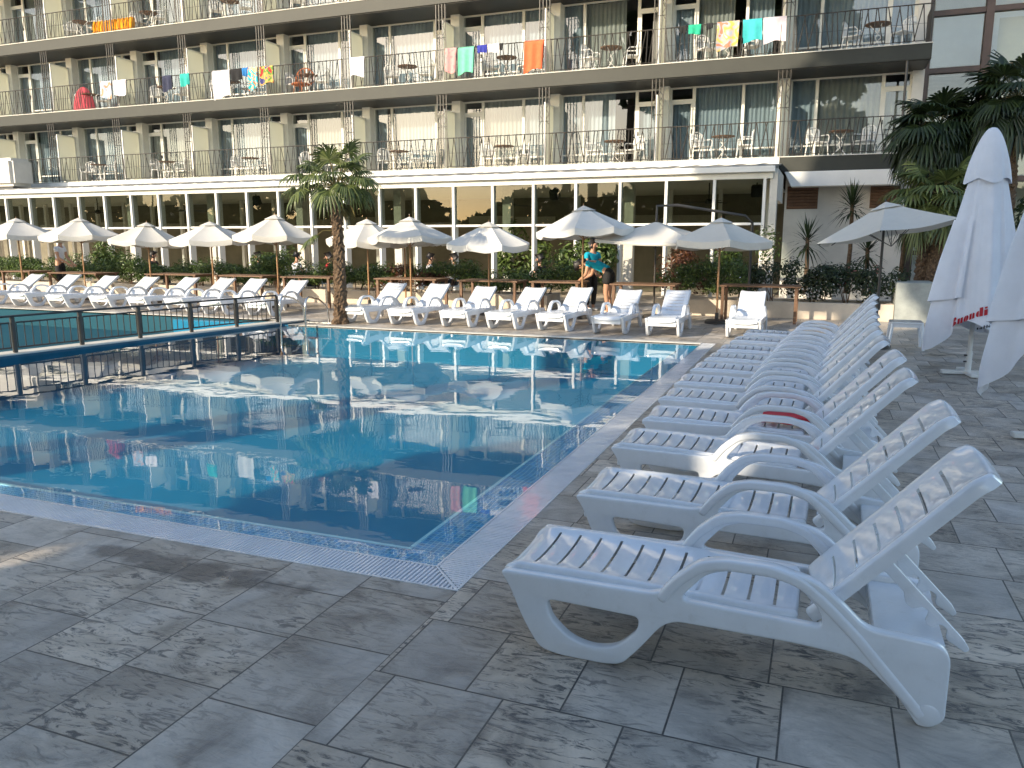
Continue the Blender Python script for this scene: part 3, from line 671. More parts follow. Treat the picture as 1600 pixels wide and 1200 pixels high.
# ------------------------------------------------------------------ closed parasols
def parasol_R(z, th, top, bot, rmax, ph):
    t = max(0, min(1, (top - z) / (top - bot)))
    r = .055 + (rmax - .055) * t ** 0.72
    fold = (.16 * math.sin(4 * th + ph) + .085 * math.sin(9 * th + 1.7 * ph) + .04 * math.sin(17 * th + ph)) * min(1, t * 1.6)
    return r * (1 + fold)
def closed_parasol(x, y, sc_, label, ph, letters):
    root = thing('closed_parasol', (x, y, 0), label, 'parasol')
    top, rmax = 2.90 * sc_, .455 * sc_
    def zb(th):                                 # uneven hem: pointed panel tips
        return (.60 - .20 * max(0, math.sin(2 * th + ph * .7 + .3)) ** 1.5 + .10 * math.sin(3 * th + ph)) * sc_
    bot = .55 * sc_
    def P(th, z, off=0): 
        r = parasol_R(z, th, top, bot, rmax, ph) + off
        return Vector((r * math.cos(th) * 1.0, r * math.sin(th) * .8, z))
    mb = MB(); nu, nv = 30, 120
    vs = []
    for i in range(nu + 1):
        for j in range(nv):
            th = 2 * math.pi * j / nv; z = top + (zb(th) - top) * (i / nu); vs.append(P(th, z))
    fs = [(i * nv + j, i * nv + (j + 1) % nv, (i + 1) * nv + (j + 1) % nv, (i + 1) * nv + j) for i in range(nu) for j in range(nv)]
    mb.add(vs, fs); can = mb.build('canopy', M['parasol_cloth'], root, smooth=60, solid=.004)
    # outer overlapping flap, hanging shorter
    mb = MB(); nu2, nv2 = 16, 36; a0, a1 = R(-200), R(-118)
    mb.sheet(lambda u, v: P(a0 + (a1 - a0) * v, (1.9 + ((.86 + .12 * v) - 1.9) * u) * sc_, .018 + .03 * u), nu2, nv2); mb.build('outer_flap', M['parasol_cloth'], root, smooth=60, solid=.004)
    # top cap
    mb = MB(); vs = []; nu = 14
    for i in range(nu + 1):
        t = i / nu
        for j in range(nv):
            th = 2 * math.pi * j / nv
            r = (.02 + .212 * math.sin(t * math.pi / 2) ** .75 * (.62 + .38 * t)) * sc_ * (1 + .10 * t * math.sin(4 * th + ph + .5) + .03 * t * math.sin(11 * th))
            z = (2.97 - .62 * t ** 1.5 - .03 * t * math.sin(4 * th + ph)) * sc_
            vs.append((r * math.cos(th), r * math.sin(th) * .85, z))
    fs = [(i * nv + j, i * nv + (j + 1) % nv, (i + 1) * nv + (j + 1) % nv, (i + 1) * nv + j) for i in range(nu) for j in range(nv)]
    fs.append(tuple(range(nv)))
    mb.add(vs, fs); mb.build('top_cap', M['parasol_cloth'], root, smooth=60, solid=.004)
    mb = MB(); mb.tube([(0, 0, .03), (0, 0, 2.8 * sc_)], .028, 12); mb.tube([(0, 0, .03), (0, 0, .30)], .036, 12); pole = mb.build('pole', M['white'], root, smooth=True)
    mb = MB()
    for z in (.17, .25): mb.tube([(-.03, -.02, z), (-.062, -.03, z)], .011, 8)
    mb.build('clamp_knob', M['dark_metal'], pole)
    mb = MB()
    for k, a in enumerate((8, 98)):
        mb.box((0, 0, .03 + k * .0), (.62, .10, .045), Matrix.Rotation(R(a), 3, 'Z')) if k == 0 else None
    rt = Matrix.Rotation(R(98), 3, 'Z')
    for sgn in (-1, 1): mb.box(rt @ Vector((sgn * .185, 0, .03)), (.25, .10, .043), rt)
    mb.build('cross_base', M['white'], root, bevel=.006)
    mb = MB(); mb.tube([P(R(-62), .62 * sc_, .02), P(R(-58), .50 * sc_, .05), P(R(-50), .47 * sc_, .03), P(R(-47), .60 * sc_, .02)], .005, 6); mb.build('cord', M['grey_cloth'], root)
    if letters:
        def put(shape_quads, name, x0, z0, h, slope, ang0, mat):
            mb = MB()
            for q in shape_quads:
                n = 6; (ax, az), (bx, bz), (cx_, cz), (dx, dz) = q
                vs = []
                for i in range(n + 1):
                    for j in range(n + 1):
                        u, v = i / n, j / n
                        px = (ax * (1 - u) + bx * u) * (1 - v) + (dx * (1 - u) + cx_ * u) * v
                        pz = (az * (1 - u) + bz * u) * (1 - v) + (dz * (1 - u) + cz * u) * v
                        s = x0 + px * h; z = z0 + pz * h + slope * (px * h)
                        vs.append(P(ang0 + s / .40, z, .008))
                fs = [(i * (n + 1) + j, (i + 1) * (n + 1) + j, (i + 1) * (n + 1) + j + 1, i * (n + 1) + j + 1) for i in range(n) for j in range(n)]
                mb.add(vs, fs)
            mb.build(name, mat, can, solid=.0015)
        def rect(x0, x1, z0, z1): return [((x0, z0), (x1, z0), (x1, z1), (x0, z1))]
        def half(cx_, cz, rx, rz, sg, inner=0.0, n=8):
            out = []
            for k in range(n):
                a, b = -math.pi / 2 + math.pi * k / n, -math.pi / 2 + math.pi * (k + 1) / n
                out.append(((cx_ + sg * inner, cz + rz * math.sin(a)), (cx_ + sg * (rx * math.cos(a) + inner), cz + rz * math.sin(a)), (cx_ + sg * (rx * math.cos(b) + inner), cz + rz * math.sin(b)), (cx_ + sg * inner, cz + rz * math.sin(b))))
            return out
        # stencil style fat letters on the band: B u o n d i
        q = []; xx = 0
        q += rect(0, .26, 0, 1); q += half(.31, .76, .22, .24, 1) + half(.31, .25, .26, .25, 1); xx = .66
        q += rect(xx, xx + .20, .12, .66) + half(xx + .2, .12, .18, .12, -1)[:4] + rect(xx + .26, xx + .46, 0, .66); xx += .53
        q += half(xx + .25, .33, .22, .345, -1) + half(xx + .30, .33, .22, .345, 1); xx += .60
        q += rect(xx, xx + .2, 0, .66) + rect(xx + .26, xx + .46, 0, .56) + half(xx + .28, .55, .16, .11, 1)[4:]; xx += .54
        q += half(xx + .25, .33, .22, .345, -1) + rect(xx + .30, xx + .52, 0, 1); xx += .60
        q += rect(xx, xx + .22, 0, .66) + rect(xx + .02, xx + .20, .76, .96)
        put(q, 'lettering', 0, .61 * sc_, .106, .55, R(-130), M['red_print'])
        q2 = []; xx = 0
        q2 += half(xx + .30, .33, .28, .34, -1); xx += .48
        q2 += half(xx + .20, .28, .2, .28, -1) + rect(xx + .26, xx + .42, 0, .6); xx += .52
        for _ in range(2): q2 += rect(xx + .1, xx + .26, 0, .95) + rect(xx, xx + .38, .45, .58); xx += .44
        q2 += half(xx + .25, .3, .25, .32, -1) + rect(xx + .28, xx + .44, .24, .38) + rect(xx + .1, xx + .3, .75, .85)
        put(q2, 'lettering', .26, .60 * sc_, .042, .50, R(-129), M['black_cloth'])
    return root
closed_parasol(1.80, 11.38, 1.02, 'closed white parasol with red lettering near its hem, on a white cross base', 0.9, True)
closed_parasol(1.93, 7.85, 1.12, 'closed white parasol cut off by the right picture edge, no lettering in view', 2.1, False)

# small plastic table in the shade
root = thing('side_table', (1.27, 13.85, 0), 'small white plastic side table between tilted umbrella and closed parasol', 'side table')
mb = MB(); mb.bb(-.24, .24, -.24, .24, .40, .43); mb.build('table_top', M['white_plastic'], root, bevel=.012, smooth=30)
for sx in (-1, 1):
    for sy in (-1, 1):
        mb = MB(); p, q = Vector((sx * .205, sy * .205, .40)), Vector((sx * .25, sy * .25, 0)); mb.tube([p, q], [.03, .022], 6); mb.build('leg', M['white_plastic'], root)
mb = MB(); 
for sy in (-1, 1): mb.bb(-.2, .2, sy * .215 - .008, sy * .215 + .008, .35, .40)
for sx in (-1, 1): mb.bb(sx * .215 - .008, sx * .215 + .008, -.2, .2, .35, .40)
mb.build('apron', M['white_plastic'], root)

# ------------------------------------------------------------------ wooden terrace tables
def wood_table(x, y, w_, d_, label, cross):
    root = thing('terrace_table', (x, y, 0), label, 'table', 'wooden tables behind the far loungers')
    mb = MB()
    for k in range(5): mb.bb(-w_ / 2, w_ / 2, -d_ / 2 + k * d_ / 5 + .006, -d_ / 2 + (k + 1) * d_ / 5 - .006, .735, .765)
    mb.bb(-w_ / 2 + .05, -w_ / 2 + .11, -d_ / 2 + .03, d_ / 2 - .03, .70, .735); mb.bb(w_ / 2 - .11, w_ / 2 - .05, -d_ / 2 + .03, d_ / 2 - .03, .70, .735)
    mb.build('table_top', M['brown_wood'], root)
    for sx in (-1, 1):
        for sy in (-1, 1):
            mb = MB()
            if cross: mb.tube([(sx * (w_ / 2 - .08), -sy * (d_ / 2 - .06), .70), (sx * (w_ / 2 - .08 - .02 * sy), sy * (d_ / 2 - .03), 0)], .025, 6)
            else: mb.bb(sx * (w_ / 2 - .08) - .03, sx * (w_ / 2 - .08) + .03, sy * (d_ / 2 - .07) - .03, sy * (d_ / 2 - .07) + .03, 0, .70)
            mb.build('leg', M['brown_wood'], root)
TB = [(-22.6, 17.2, 1.3, 'wooden table at the left picture edge under the first umbrella', 0), (-19.9, 16.9, 1.9, 'long wooden folding table with crossed legs under the second umbrella', 1), (-16.6, 17.2, 1.8, 'brown wooden table under the third umbrella from the left', 0),
      (-14.3, 17.2, 1.6, 'brown wooden table before the seated man in grey', 0), (-12.2, 17.2, 1.5, 'brown wooden table left of the palm trunk', 0), (-9.4, 17.3, 1.7, 'brown wooden table right of the palm trunk', 0),
      (-7.2, 17.2, 1.5, 'brown wooden table under the lowest right hand umbrella', 0), (-5.6, 17.3, 1.2, 'brown wooden table left of the waitresses', 0), (-3.55, 17.0, 1.4, 'brown wooden table right of the bending waitress', 0), (-1.2, 17.3, 1.6, 'brown wooden table behind the shaded lounger, right end of the row', 0)]
for x, y, w_, lab, c in TB: wood_table(x, y, w_, .8, lab, c)

# ------------------------------------------------------------------ palms
def fan_leaf(mb, o, d, size, droop, rr, n=26, span=250):
    d = d.normalized(); side = d.cross(Vector((0, 0, 1)));
    if side.length < .1: side = Vector((1, 0, 0))
    side.normalize(); up = side.cross(d).normalized()
    if up.z < 0: up = -up
    for k in range(n):
        a = R(-span / 2 + span * (k + .5) / n + rr.uniform(-2, 2)); L_ = size * (1 - .22 * abs(a) / R(span / 2)) * rr.uniform(.88, 1.05)
        dirv = d * math.cos(a) + side * math.sin(a); perp = (side * math.cos(a) - d * math.sin(a))
        w0 = size * math.sin(R(span / n) / 2) * .55
        p0 = o; p1 = o + dirv * L_ * .5 + up * (.05 * size); p2 = o + dirv * L_ * .82 + Vector((0, 0, -droop * L_ * .25)); p3 = o + dirv * L_ * .95 + Vector((0, 0, -droop * L_ * rr.uniform(.45, .8)))
        ridge = up * w0 * .5
        i = len(mb.v)
        mb.v += [tuple(p0), tuple(p1 - perp * w0), tuple(p1 + ridge), tuple(p1 + perp * w0), tuple(p2 - perp * w0 * .7), tuple(p2 + ridge * .6), tuple(p2 + perp * w0 * .7), tuple(p3)]
        mb.f += [(i, i + 1, i + 2), (i, i + 2, i + 3), (i + 1, i + 4, i + 5, i + 2), (i + 2, i + 5, i + 6, i + 3), (i + 4, i + 7, i + 5), (i + 5, i + 7, i + 6)]
def palm(name, x, y, trunk_h, r0, r1, nleaf, stem, size, label, seed, mat='palm_leaf', dry=8, shag=1.0, extra=(), lowest=-.55, group=None):
    rr = random.Random(seed)
    root = thing(name, (x, y, 0), label, 'palm tree', group)
    mb = MB(); n = 18; prof = []
    vs = []; rows = int(trunk_h / .05)
    for i in range(rows + 1):
        t = i / rows; r = (r0 + (r1 - r0) * t) * (1 + .35 * max(0, .06 - t) / .06)
        for k in range(n):
            a = 2 * math.pi * k / n; q = r * (1 + .12 * math.sin(i * 1.9 + k * 2.4) + rr.uniform(-.10, .16) * shag)
            vs.append((q * math.cos(a) + .03 * math.sin(t * 4), q * math.sin(a), trunk_h * t))
    fs = [(i * n + k, i * n + (k + 1) % n, (i + 1) * n + (k + 1) % n, (i + 1) * n + k) for i in range(rows) for k in range(n)] + [tuple(rows * n + k for k in range(n))]
    mb.add(vs, fs); tr = mb.build('trunk', M['trunk'], root)
    # leaf base stubs and fibre
    mb = MB()
    for k in range(int(trunk_h * 150)):
        t = rr.random(); r = r0 + (r1 - r0) * t; a = rr.uniform(0, 6.28); p = Vector((r * math.cos(a) * .9, r * math.sin(a) * .9, trunk_h * t))
        dd = Vector((math.cos(a), math.sin(a), rr.uniform(.5, 1.6))).normalized(); sd = Vector((-math.sin(a), math.cos(a), 0)) * .014; l = rr.uniform(.05, .14)
        i = len(mb.v); mb.v += [tuple(p - sd), tuple(p + sd), tuple(p + dd * l)]; mb.f.append((i, i + 1, i + 2))
    tag(mb.build('fibre', M['trunk'], tr), kind='stuff')
    c = Vector((0, 0, trunk_h))
    green = MB(); drym = MB(); st = MB()
    for k in range(nleaf):
        az = k * 2.39996 + rr.uniform(-.2, .2); el = 1.25 - (1.25 - lowest) * (k / nleaf) ** .85 + rr.uniform(-.12, .12)
        d = Vector((math.cos(az) * math.cos(el), math.sin(az) * math.cos(el), math.sin(el))); sl = stem * rr.uniform(.8, 1.15)
        p1 = c + d * sl * .6; p2 = p1 + (d + Vector((0, 0, -.35))).normalized() * sl * .4
        st.tube([c + d * .05, p1, p2], [.014, .010, .007], 5)
        fan_leaf(green, p2, (p2 - p1) + Vector((0, 0, -.12 * (k / nleaf))), size * rr.uniform(.85, 1.1), .35 + .5 * k / nleaf, rr)
    for (dx, dy, dz, s_) in extra:
        p2 = Vector((dx, dy, dz)); p0 = Vector((dx * .15, dy * .15, dz + .15)); st.tube([p0, (p0 + p2) / 2 + Vector((0, 0, .08)), p2], .008, 5)
        fan_leaf(green, p2, Vector((dx, dy, -.35)), s_, .5, rr)
    for k in range(dry):
        az = rr.uniform(0, 6.28); d = Vector((math.cos(az) * .5, math.sin(az) * .5, -.9)); p = c + Vector((math.cos(az) * .22, math.sin(az) * .22, -.15 - rr.uniform(0, .35)))
        fan_leaf(drym, p, d, size * rr.uniform(.6, .9), .6, rr, 18, 130)
    tag(st.build('leaf_stalks', M['palm_dry'], root), kind='stuff'); green.build('crown', M[mat], root)
    if drym.v: drym.build('dry_leaves', M['palm_dry'], root)
    return root
palm('palm_tree', -9.15, 13.75, 2.72, .125, .088, 24, .66, .46, 'sunlit fan palm with shaggy trunk at the far pool edge', 3, dry=3, shag=1.5, lowest=-.12,
     extra=[(-.40, -.25, 1.72, .42), (.45, .1, 2.52, .35), (-1.0, .1, 2.70, .4)])
PG = None
palm('palm_tree', 2.15, 20.6, 4.1, .19, .15, 44, .62, .72, 'tall dark fan palm in the shade, directly behind the balcony end', 5, 'leaf_dark', 22, lowest=-.9)
palm('palm_tree', 3.55, 20.2, 4.55, .19, .15, 40, .65, .72, 'tall dark fan palm at the right picture edge behind the closed parasol', 6, 'leaf_dark', 18, lowest=-.8)
palm('palm_tree', 2.25, 19.6, 2.55, .18, .14, 26, .62, .70, 'shorter dark fan palm with yellowish hanging leaves beneath the taller ones', 8, 'palm_leaf', 16, lowest=-.9)

def yucca(x, y, h, n, ll, label, seed, down=.5):
    rr = random.Random(seed); root = thing('yucca', (x, y, 0.35), label, 'plant')
    mb = MB(); mb.tube([(0, 0, 0), (.03, 0, h * .5), (0, 0, h)], [.06, .05, .045], 8); mb.build('stem', M['trunk'], root, smooth=True)
    lf = MB()
    for k in range(n):
        az = k * 2.39996; el = 1.4 - (1.4 + down) * k / n; d = Vector((math.cos(az) * math.cos(el), math.sin(az) * math.cos(el), math.sin(el)))
        o = Vector((0, 0, h - .25 * k / n)); l = ll * rr.uniform(.8, 1.1); sd = d.cross(Vector((0, 0, 1))).normalized() * .022
        p1 = o + d * l * .55; p2 = o + d * l + Vector((0, 0, -.10 * (k / n) * l * 3)); i = len(lf.v)
        lf.v += [tuple(o - sd * .5), tuple(o + sd * .5), tuple(p1 - sd), tuple(p1 + sd), tuple(p2)]; lf.f += [(i, i + 1, i + 3, i + 2), (i + 2, i + 3, i + 4)]
    lf.build('leaves', M['leaf_dark'], root)
yucca(.56, 21.8, 2.25, 90, .62, 'spiky yucca with upright round head behind the tilted umbrella', 1)
yucca(-.42, 21.2, 1.40, 60, .62, 'spiky yucca with drooping leaves left of the tilted umbrella', 2, .95)
yucca(1.75, 21.6, 2.05, 70, .55, 'spiky yucca at the right end of the white wall', 3, .9)
yucca(.95, 21.0, 1.15, 60, .55, 'low spiky yucca showing beneath the tilted umbrella', 4, .9)

# ------------------------------------------------------------------ planters and shrubs
def planter(x0, x1, label):
    root = thing('planter', ((x0 + x1) / 2, 18.6, 0), label, 'planter', 'low plastered planters behind the far loungers')
    mb = MB(); mb.bb(x0, x1, 18.2, 18.34, 0, .36); mb.bb(x0, x1, 19.1, 19.24, 0, .36); mb.bb(x0, x0 + .14, 18.34, 19.1, 0, .36); mb.bb(x1 - .14, x1, 18.34, 19.1, 0, .36); mb.build('planter_wall', M['plaster'], root, world=True, bevel=.008)
    mb = MB(); mb.bb(x0 + .14, x1 - .14, 18.34, 19.1, .02, .30); mb.build('soil', M['soil'], root, world=True)
xs = [-31, -25.2, -20.2, -15.4, -10.9, -6.1, -5.2, -1.55, 1.42]
planter(-31, -25.3, 'plastered planter cut off by the left picture edge'); planter(-25.2, -20.3, 'plastered planter behind the left end loungers'); planter(-20.2, -15.5, 'plastered planter behind the loungers left of the seated man'); planter(-15.4, -11.0, 'plastered planter left of the palm trunk'); planter(-10.9, -6.2, 'plastered planter right of the palm trunk, with sunlit face'); planter(-3.6, -1.62, 'plastered planter right of the waitresses'); planter(-1.55, 1.42, 'plastered planter half in shade before the white wall')
mb = MB(); mb.bb(1.43, 2.15, 18.2, 19.3, 0, .82); o = mb.build('planter_block', M['block'], bevel=.01); tag(o, 'grey concrete block ending the planter row beside the closed parasol', 'planter')
def shrub_mesh(seed, h, wx, wy, n, s, mats, flowers=0):
    rr = random.Random(seed); A = MB(); B = MB(); cl = [(rr.uniform(-.8, .8) * wx, rr.uniform(-.7, .7) * wy, h * rr.uniform(.35, .85), rr.uniform(.22, .4)) for _ in range(9)]
    for k in range(n):
        cx_, cy_, cz, cr = cl[rr.randrange(9)]
        d = Vector((rr.gauss(0, 1), rr.gauss(0, 1), rr.gauss(0, 1))).normalized(); p = Vector((cx_, cy_, cz)) + Vector((d.x * cr * wx * 1.3, d.y * cr * 1.1, d.z * cr * h * .75)) * rr.uniform(.55, 1.05)
        if p.z < .02: continue
        fl = k < flowers; m = B if fl else A
        nrm = (d + Vector((rr.uniform(-.6, .6), rr.uniform(-.6, .6), rr.uniform(0, .8)))).normalized(); t = nrm.orthogonal().normalized(); t = Matrix.Rotation(rr.uniform(0, 6.28), 3, nrm) @ t; b = nrm.cross(t)
        l = s * rr.uniform(.7, 1.3) * (.55 if fl else 1); wd = l * (.8 if fl else .42); i = len(m.v)
        m.v += [tuple(p - t * l * .5), tuple(p + b * wd * .5 + nrm * l * .05), tuple(p + t * l * .5 - nrm * l * .12), tuple(p - b * wd * .5 + nrm * l * .05)]; m.f.append((i, i + 1, i + 2, i + 3))
    return A, B
def shrub(x, y, z, seed, h, label, mat='leaf', fl=0, flm='petal', wx=.62, n=1100, s=.085, group='leafy shrubs in the planters'):
    root = thing('shrub', (x, y, z), label, 'shrub', group)
    A, B = shrub_mesh(seed, h, wx, .36, n, s, None, fl)
    A.build('foliage', M[mat], root)
    if fl: B.build('blossom', M[flm], root)
    mb = MB(); rr = random.Random(seed)
    for k in range(4): mb.tube([(rr.uniform(-.1, .1), 0, 0), (rr.uniform(-.3, .3) * wx, rr.uniform(-.15, .15), h * .6)], [.014, .006], 5)
    mb.build('stems', M['brown_wood'], root)
k = 0
places = ['at the left picture edge', 'behind the first lounger from the left', 'below the second umbrella from the left', 'behind the folding table', 'left of the third umbrella pole', 'below the third umbrella from the left', 'right of the third umbrella pole', 'below the fourth umbrella', 'in front of the seated man in grey', 'left of the pole of the umbrella before the palm',
          'behind the last lounger left of the palm', 'just left of the palm trunk', 'just right of the palm trunk', 'behind the first lounger right of the palm', 'below the overlapped pair of umbrellas', 'right of the overlapped umbrellas', 'left of the lowest umbrella pole', 'behind the lounger beside the lowest umbrella']
x = -29.5; i = 0
colr = {14: 'leaf_red'}
while x < -6.3 and i < len(places):
    m = colr.get(i, 'leaf'); dd = 'reddish brown' if m == 'leaf_red' else ('bushy green' if i % 2 else 'low green')
    shrub(x, 18.72, .28, 40 + i, rnd.uniform(.82, 1.0) if i % 2 else rnd.uniform(.70, .88), dd + ' shrub ' + places[i], m, 18 if i % 4 == 1 else 0, 'petal', 1.15, 2700); x += 1.36; i += 1
for x, lab, m, fl in ((-3.1, 'green shrub with pale blossoms right of the bending waitress', 'leaf', 40), (-2.15, 'tangled green shrub below the last sunlit umbrella', 'leaf', 20), (-1.1, 'dark green shrub with white blossoms behind the shaded lounger', 'leaf_dark', 60),
                   (-.15, 'dark shrub with pale blossoms left of the tilted umbrella', 'leaf_dark', 50), (.45, 'dark shrub directly below the tilted umbrella', 'leaf_dark', 30), (1.0, 'dark shrub right of the tilted umbrella pole', 'leaf_dark', 24)):
    shrub(x, 18.72, .28, int(x * 10) + 99, .95, lab, m, fl, 'petal', .66, 1500)
shrub(.80, 19.9, .55, 7, .6, 'bush of pink blossoms beneath the tilted umbrella', 'leaf_dark', 160, 'pink_petal', .4, 420, .09)
for x, y, z, h, s_, lab in ((-8.3, 22.2, 0, 2.1, .16, 'tall dark indoor bush behind the overlapped umbrellas'), (-3.3, 20.4, 0, 1.9, .12, 'reddish bush behind the beige square parasol'), (-1.9, 20.5, 0, 1.9, .12, 'green bush behind the last sunlit umbrella'), (-6.0, 20.6, 0, 1.9, .16, 'bright leafy plant left of the waitresses'),
                         (-15.9, 20.3, 0, 1.8, .12, 'tall green bush between third and fourth umbrella'), (-22.3, 19.9, 0, 1.9, .14, 'tall dark bush between the first two umbrellas'),
                         (3.6, 19.3, 0, 2.6, .16, 'dark bush behind the closed parasol at the right edge'), (2.7, 21.3, 0, 2.2, .16, 'dark bush under the tall palms'), (4.9, 20.4, 0, 3.4, .18, 'large dark bush cut off by the right picture edge')):
    shrub(x, y, z, int(x * 7) + 300, h, lab, 'leaf_red' if 'reddish' in lab or 'brownish' in lab else ('leaf' if x < 2 else 'leaf_dark'), 0, 'petal', .8, 1500, s_, 'larger bushes behind the planters')
# ------------------------------------------------------------------ hotel
YF, YG = 24.5, 26.0                     # balcony front, glazing plane
BAY = 3.57
def post_x(k): return -1.37 - BAY * k
FLOORS = [4.01, 6.79, 9.57]             # balcony floor levels
XE = 2.28
hotel = thing('hotel_building', (-14, YF, 0), 'long hotel with olive balcony slabs, bronze railings and curtained glass rooms', 'building')
def part(mb, name, mat, parent=None, **kw): return mb.build(name, mat, parent or hotel, world=True, **kw)
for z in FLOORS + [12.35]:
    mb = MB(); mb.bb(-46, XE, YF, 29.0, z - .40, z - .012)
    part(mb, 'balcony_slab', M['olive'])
    mb = MB(); mb.bb(-46, XE - .06, YF + .05, 28.9, z - .425, z - .402); part(mb, 'soffit_shade', M['gray_fan'])  # thin dark underside sheet, blackened to stand in for the shade below the slab
    mb = MB(); mb.bb(-46, XE + .01, YF - .02, YG, z - .012, z + .012); part(mb, 'slab_edge', M['concrete'])
mb = MB(); mb.bb(-46, -1.38, YF - .03, YF - .004, 3.66, 3.99); part(mb, 'white_fascia', M['white'])
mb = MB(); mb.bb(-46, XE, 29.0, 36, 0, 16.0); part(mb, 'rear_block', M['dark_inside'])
mb = MB(); mb.bb(-46, XE, YG, 29.0, 12.35, 16.0); part(mb, 'upper_wall', M['concrete'])
mb = MB(); mb.bb(1.98, XE, YG - .1, 29.0, 3.62, 12.3); part(mb, 'end_wall', M['wall'])
def ring(x0, x1, y, z0, z1, t, d=.07):
    mb = MB(); mb.bb(x0, x0 + t, y, y + d, z0, z1); mb.bb(x1 - t, x1, y, y + d, z0, z1); mb.bb(x0 + t, x1 - t, y + .002, y + d, z0, z0 + t); mb.bb(x0 + t, x1 - t, y + .002, y + d, z1 - t, z1); return mb
def curtain(x0, x1, z0, z1, parent, mat, seed, y=YG + .20):
    rr = random.Random(seed); ph = rr.uniform(0, 6); f = rr.uniform(38, 52)
    mb = MB(); n = max(8, int((x1 - x0) * 46))
    mb.sheet(lambda u, v: Vector((x0 + (x1 - x0) * u, y + .028 * math.sin(f * (x0 + (x1 - x0) * u) + ph) + .012 * math.sin(f * .37 * u + v), z0 + (z1 - z0) * v)), n, 1, .004, (0, 1, 0))
    part(mb, 'curtain', mat, parent, smooth=60)
CUR = [M['curtain'], M['curtain'], M['curtain_light'], M['curtain_beige'], M['curtain']]
cr = random.Random(11)
NB = 11
for fi, z in enumerate(FLOORS):
    top = z + 2.78 - .40
    for k in range(0, NB + 1):
        xl = post_x(k); xr = post_x(k - 1); A = k % 2 == 1; seed = fi * 100 + k
        mb = MB(); mb.bb(xl - .20, xl + .12, YG - .28, YG + .25, z + .012, top); part(mb, 'column', M['cream'])
        # frosted privacy screen between balconies
        mb = MB(); mb.bb(xl - .095, xl - .075, YF + .38, YG - .29, z + .10, z + 1.95); scr = part(mb, 'privacy_screen', M['frosted'])
        mb = MB()
        for yy in (YF + .355, YG - .315): mb.bb(xl - .105, xl - .065, yy, yy + .025, z + .012, z + 1.98)
        mb.bb(xl - .105, xl - .065, YF + .38, YG - .315, z + 1.95, z + 1.98); mb.build('screen_frame', M['white'], scr, world=False) if False else part(mb, 'screen_frame', M['white'], scr)
        # doors and windows
        if A: dr, wi, nr = (xl + .12, xl + .85), (xl + .85, xl + 2.33), (xl + 2.33, xr - .20)
        else: nr, wi, dr = (xl + .12, xl + .85), (xl + .85, xr - .95), (xr - .95, xr - .20)
        if k == 0: dr = (dr[0], 1.98); 
        z0 = z + .012
        d_ = part(ring(dr[0], dr[1], YG, z0, z0 + 1.92, .085), 'door', M['cream'])
        opened = (fi == 1 and k == 2)
        if not opened:
            mb = MB(); mb.bb(dr[0] + .085, dr[1] - .085, YG + .03, YG + .036, z0 + .085, z0 + 1.835); part(mb, 'pane', M['glass'], d_)
            curtain(dr[0] + .05, dr[1] - .05, z0 + .02, z0 + 1.9, d_, CUR[cr.randrange(5)], seed)
        else:
            curtain(dr[0] + .40, dr[1] - .05, z0 + .02, z0 + 1.9, d_, M['curtain_beige'], seed)
        mb = MB(); mb.box((dr[0] + (.05 if not A else .68), YG - .02, z0 + 1.0), (.02, .04, .12)); part(mb, 'handle', M['dark_metal'], d_)
        t_ = part(ring(dr[0], dr[1], YG, z0 + 1.922, top - .03, .05), 'transom', M['cream']); mb = MB(); mb.bb(dr[0] + .05, dr[1] - .05, YG + .03, YG + .036, z0 + 1.97, top - .08); part(mb, 'pane', M['glass'], t_)
        for (a, b) in (wi, nr):
            fr = ring(a, b, YG, z0, top - .03, .045)
            if fi == 0 or k % 3 == 0: fr.bb(a + .045, b - .045, YG + .005, YG + .05, z0 + .40, z0 + .445)
            w_ = part(fr, 'window', M['cream'])
            mb = MB(); mb.bb(a + .045, b - .045, YG + .03, YG + .036, z0 + .045, top - .075); part(mb, 'pane', M['glass'], w_)
            r_ = cr.random(); m_ = CUR[cr.randrange(5)]
            if r_ < .12: curtain(a, a + (b - a) * cr.uniform(.55, .8), z0 + .03, top - .05, w_, m_, seed + 7)
            else: curtain(a, b, z0 + .03, top - .05, w_, m_, seed + 7)
        # lattice post on the balcony edge
        mb = MB()
        for dx in (-.165, -.055, .055, .165): mb.tube([(xl + dx, YF + .05, z), (xl + dx, YF + .05, z + 2.38)], .017, 5)
        for q in range(7):
            zz = z + 2.36 - q * .16; mb.tube([(xl - .16, YF + .05, zz), (xl - .055, YF + .05, zz - .16)] if q % 2 else [(xl - .055, YF + .05, zz), (xl - .16, YF + .05, zz - .16)], .007, 4)
            mb.tube([(xl + .055, YF + .05, zz - .16), (xl + .16, YF + .05, zz)] if q % 2 else [(xl + .16, YF + .05, zz - .16), (xl + .055, YF + .05, zz)], .007, 4)
        for zz in (z + 2.30, z + 1.35, z + .98): mb.tube([(xl - .17, YF + .05, zz), (xl + .17, YF + .05, zz)], .009, 4)
        part(mb, 'lattice_post', M['rail_metal'])
        # railing
        x0, x1 = xl + .18, (xr - .18 if k else XE - .04)
        mb = MB(); mb.tube([(x0, YF + .05, z + .98), (x1, YF + .05, z + .98)], .016, 6); mb.tube([(x0, YF + .05, z + .07), (x1, YF + .05, z + .07)], .010, 5); mb.tube([(x0, YF + .05, z + .50), (x1, YF + .05, z + .50)], .004, 4)
        rr = random.Random(seed); n = 26
        for q in range(n):
            xx = x0 + (x1 - x0) * (q + .5) / n; s_ = (1 if q % 2 else -1) * rr.uniform(.02, .10) * (1 if rr.random() < .75 else -.3)
            mb.tube([(xx - s_, YF + .05, z + .07), (xx + s_, YF + .05, z + .98)], .014, 4, caps=False)
